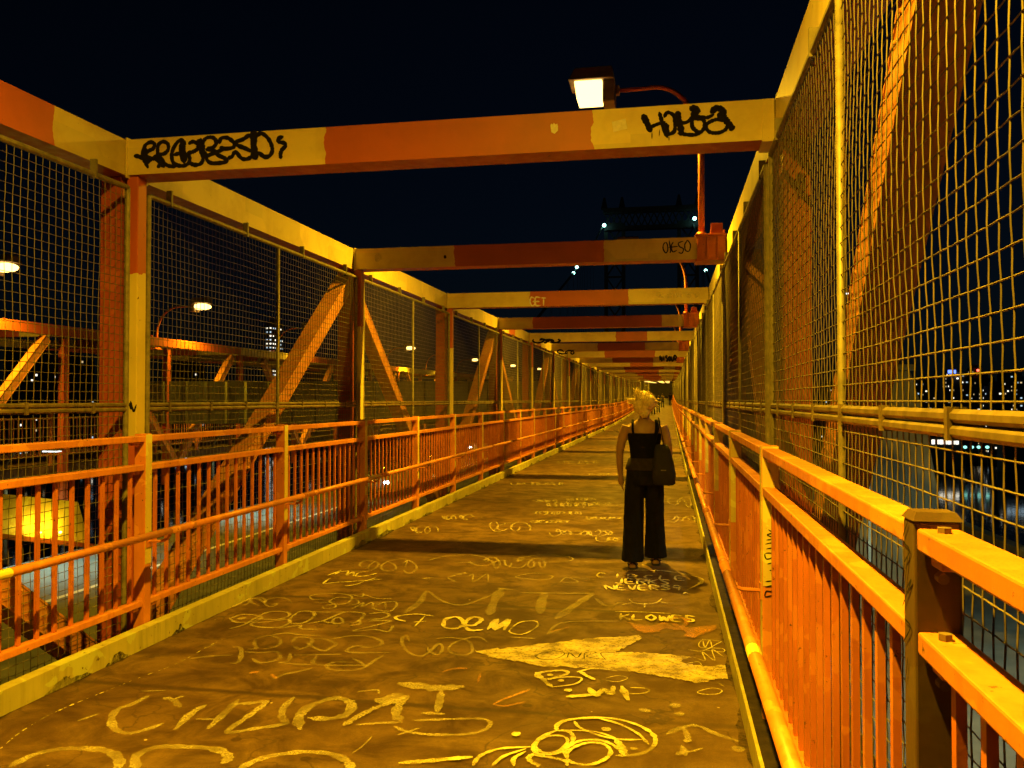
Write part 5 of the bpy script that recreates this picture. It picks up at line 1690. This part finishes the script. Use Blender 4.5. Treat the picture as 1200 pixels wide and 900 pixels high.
while x < 13.5:
    mb.bar((x, 0, H0 + 53.2 * k_), (x + 1.9, 0, H0 + 57.2 * k_), .35, .35, (0, 1, 0)); mb.bar((x + 1.9, .2, H0 + 53.2 * k_), (x, .2, H0 + 57.2 * k_), .35, .35, (0, 1, 0)); x += 1.9
part(mb, 'cross_girder', M['darksteel'], tower)
for x in (-14.3, -8.8, 8.6, 14.2):
    mb = MB()
    mb.loft([[(x - 1, -1, H0 + 58.6 * k_), (x + 1, -1, H0 + 58.6 * k_), (x + 1, 1, H0 + 58.6 * k_), (x - 1, 1, H0 + 58.6 * k_)], [(x - .3, -.3, H0 + 62 * k_), (x + .3, -.3, H0 + 62 * k_), (x + .3, .3, H0 + 62 * k_), (x - .3, .3, H0 + 62 * k_)]])
    part(mb, 'finial', M['darksteel'], tower)
for u, v in ((708, 264), (814, 256)):
    p = at(u, v, Y=TY - 3)
    mb = MB(); mb.ball((p.x + 5.4, -3, p.z - ZG), .55, .55, .55); part(mb, 'tower_lamp', M['teal'], tower, True)
def cable(pts, label, lamps):
    t = thing('suspension_cable', label, 'cable', tuple(pts[0]))
    o = Vector(pts[0])
    P = [Vector(p) - o for p in smooth_pts(pts, 10)]
    mb = MB(); mb.tube(P, .24, 8); part(mb, 'main_cable', M['darksteel'], t, True)
    mb = MB()
    for k in range(6, len(P) - 4, 2):
        mb.tube([P[k], (P[k].x, P[k].y, zd(P[k].y + o.y) - o.z)], .035, 4)
    part(mb, 'hanger', M['darksteel'], t)
    for u, v, Y in lamps:
        p = at(u, v, Y=Y) - o
        mb = MB(); mb.ball(p, Y * .0018, Y * .0018, Y * .0018); part(mb, 'cable_lamp', M['teal'], t, True)
        mb = MB(); mb.tube([p, p + Vector((0, 0, -.6))], .05, 6); part(mb, 'lamp_stem', M['darksteel'], t)
pA = at(706, 262, Y=TY); pB = at(812, 258, Y=TY)
cable([(pA.x, TY, pA.z - 1), tuple(at(688, 300, Y=205)), tuple(at(672, 320, Y=165)), tuple(at(620, 385, Y=120))], 'dark suspension cable falling towards the roadway side', [(672, 320, 164.5), (676, 313, 170)])
cable([(pB.x, TY, pB.z - 1), tuple(at(822, 292, Y=215)), tuple(at(827, 317, Y=180)), tuple(at(850, 375, Y=130))], 'dark suspension cable falling towards the river side', [(827, 317, 179.5)])

# ------------------------------------------------------------------ sky, moonless sun, camera
w = bpy.data.worlds.new('World'); sc.world = w
w.use_nodes = True
nt = w.node_tree
bg = nt.nodes['Background']
sky = nt.nodes.new('ShaderNodeTexSky')
sky.sky_type = 'NISHITA'; sky.sun_disc = False
sky.sun_elevation = math.radians(12); sky.sun_rotation = math.radians(200)
mx = mixc(nt, 1.0, sky.outputs[0], (0.30, 0.55, 1.0), 'MULTIPLY')
nt.links.new(mx, bg.inputs[0])
bg.inputs[1].default_value = 0.0009
cam = bpy.data.cameras.new('camera')
co = bpy.data.objects.new('camera', cam); C.objects.link(co)
co.location = (0, 0, EYE)
co.rotation_euler = (PI / 2 + PITCH, 0, PSI)
cam.sensor_width = 36; cam.lens = 36 * F / 1200
cam.clip_start = .05; cam.clip_end = 20000
sc.camera = co
sc.view_settings.view_transform = 'Standard'
sc.view_settings.look = 'None'
sc.view_settings.exposure = 0.12
sc.view_settings.gamma = 1
sc.cycles.max_bounces = 5
sc.cycles.diffuse_bounces = 3
sc.cycles.transparent_max_bounces = 24
sc.cycles.sample_clamp_indirect = 4
sc.cycles.use_denoising = True
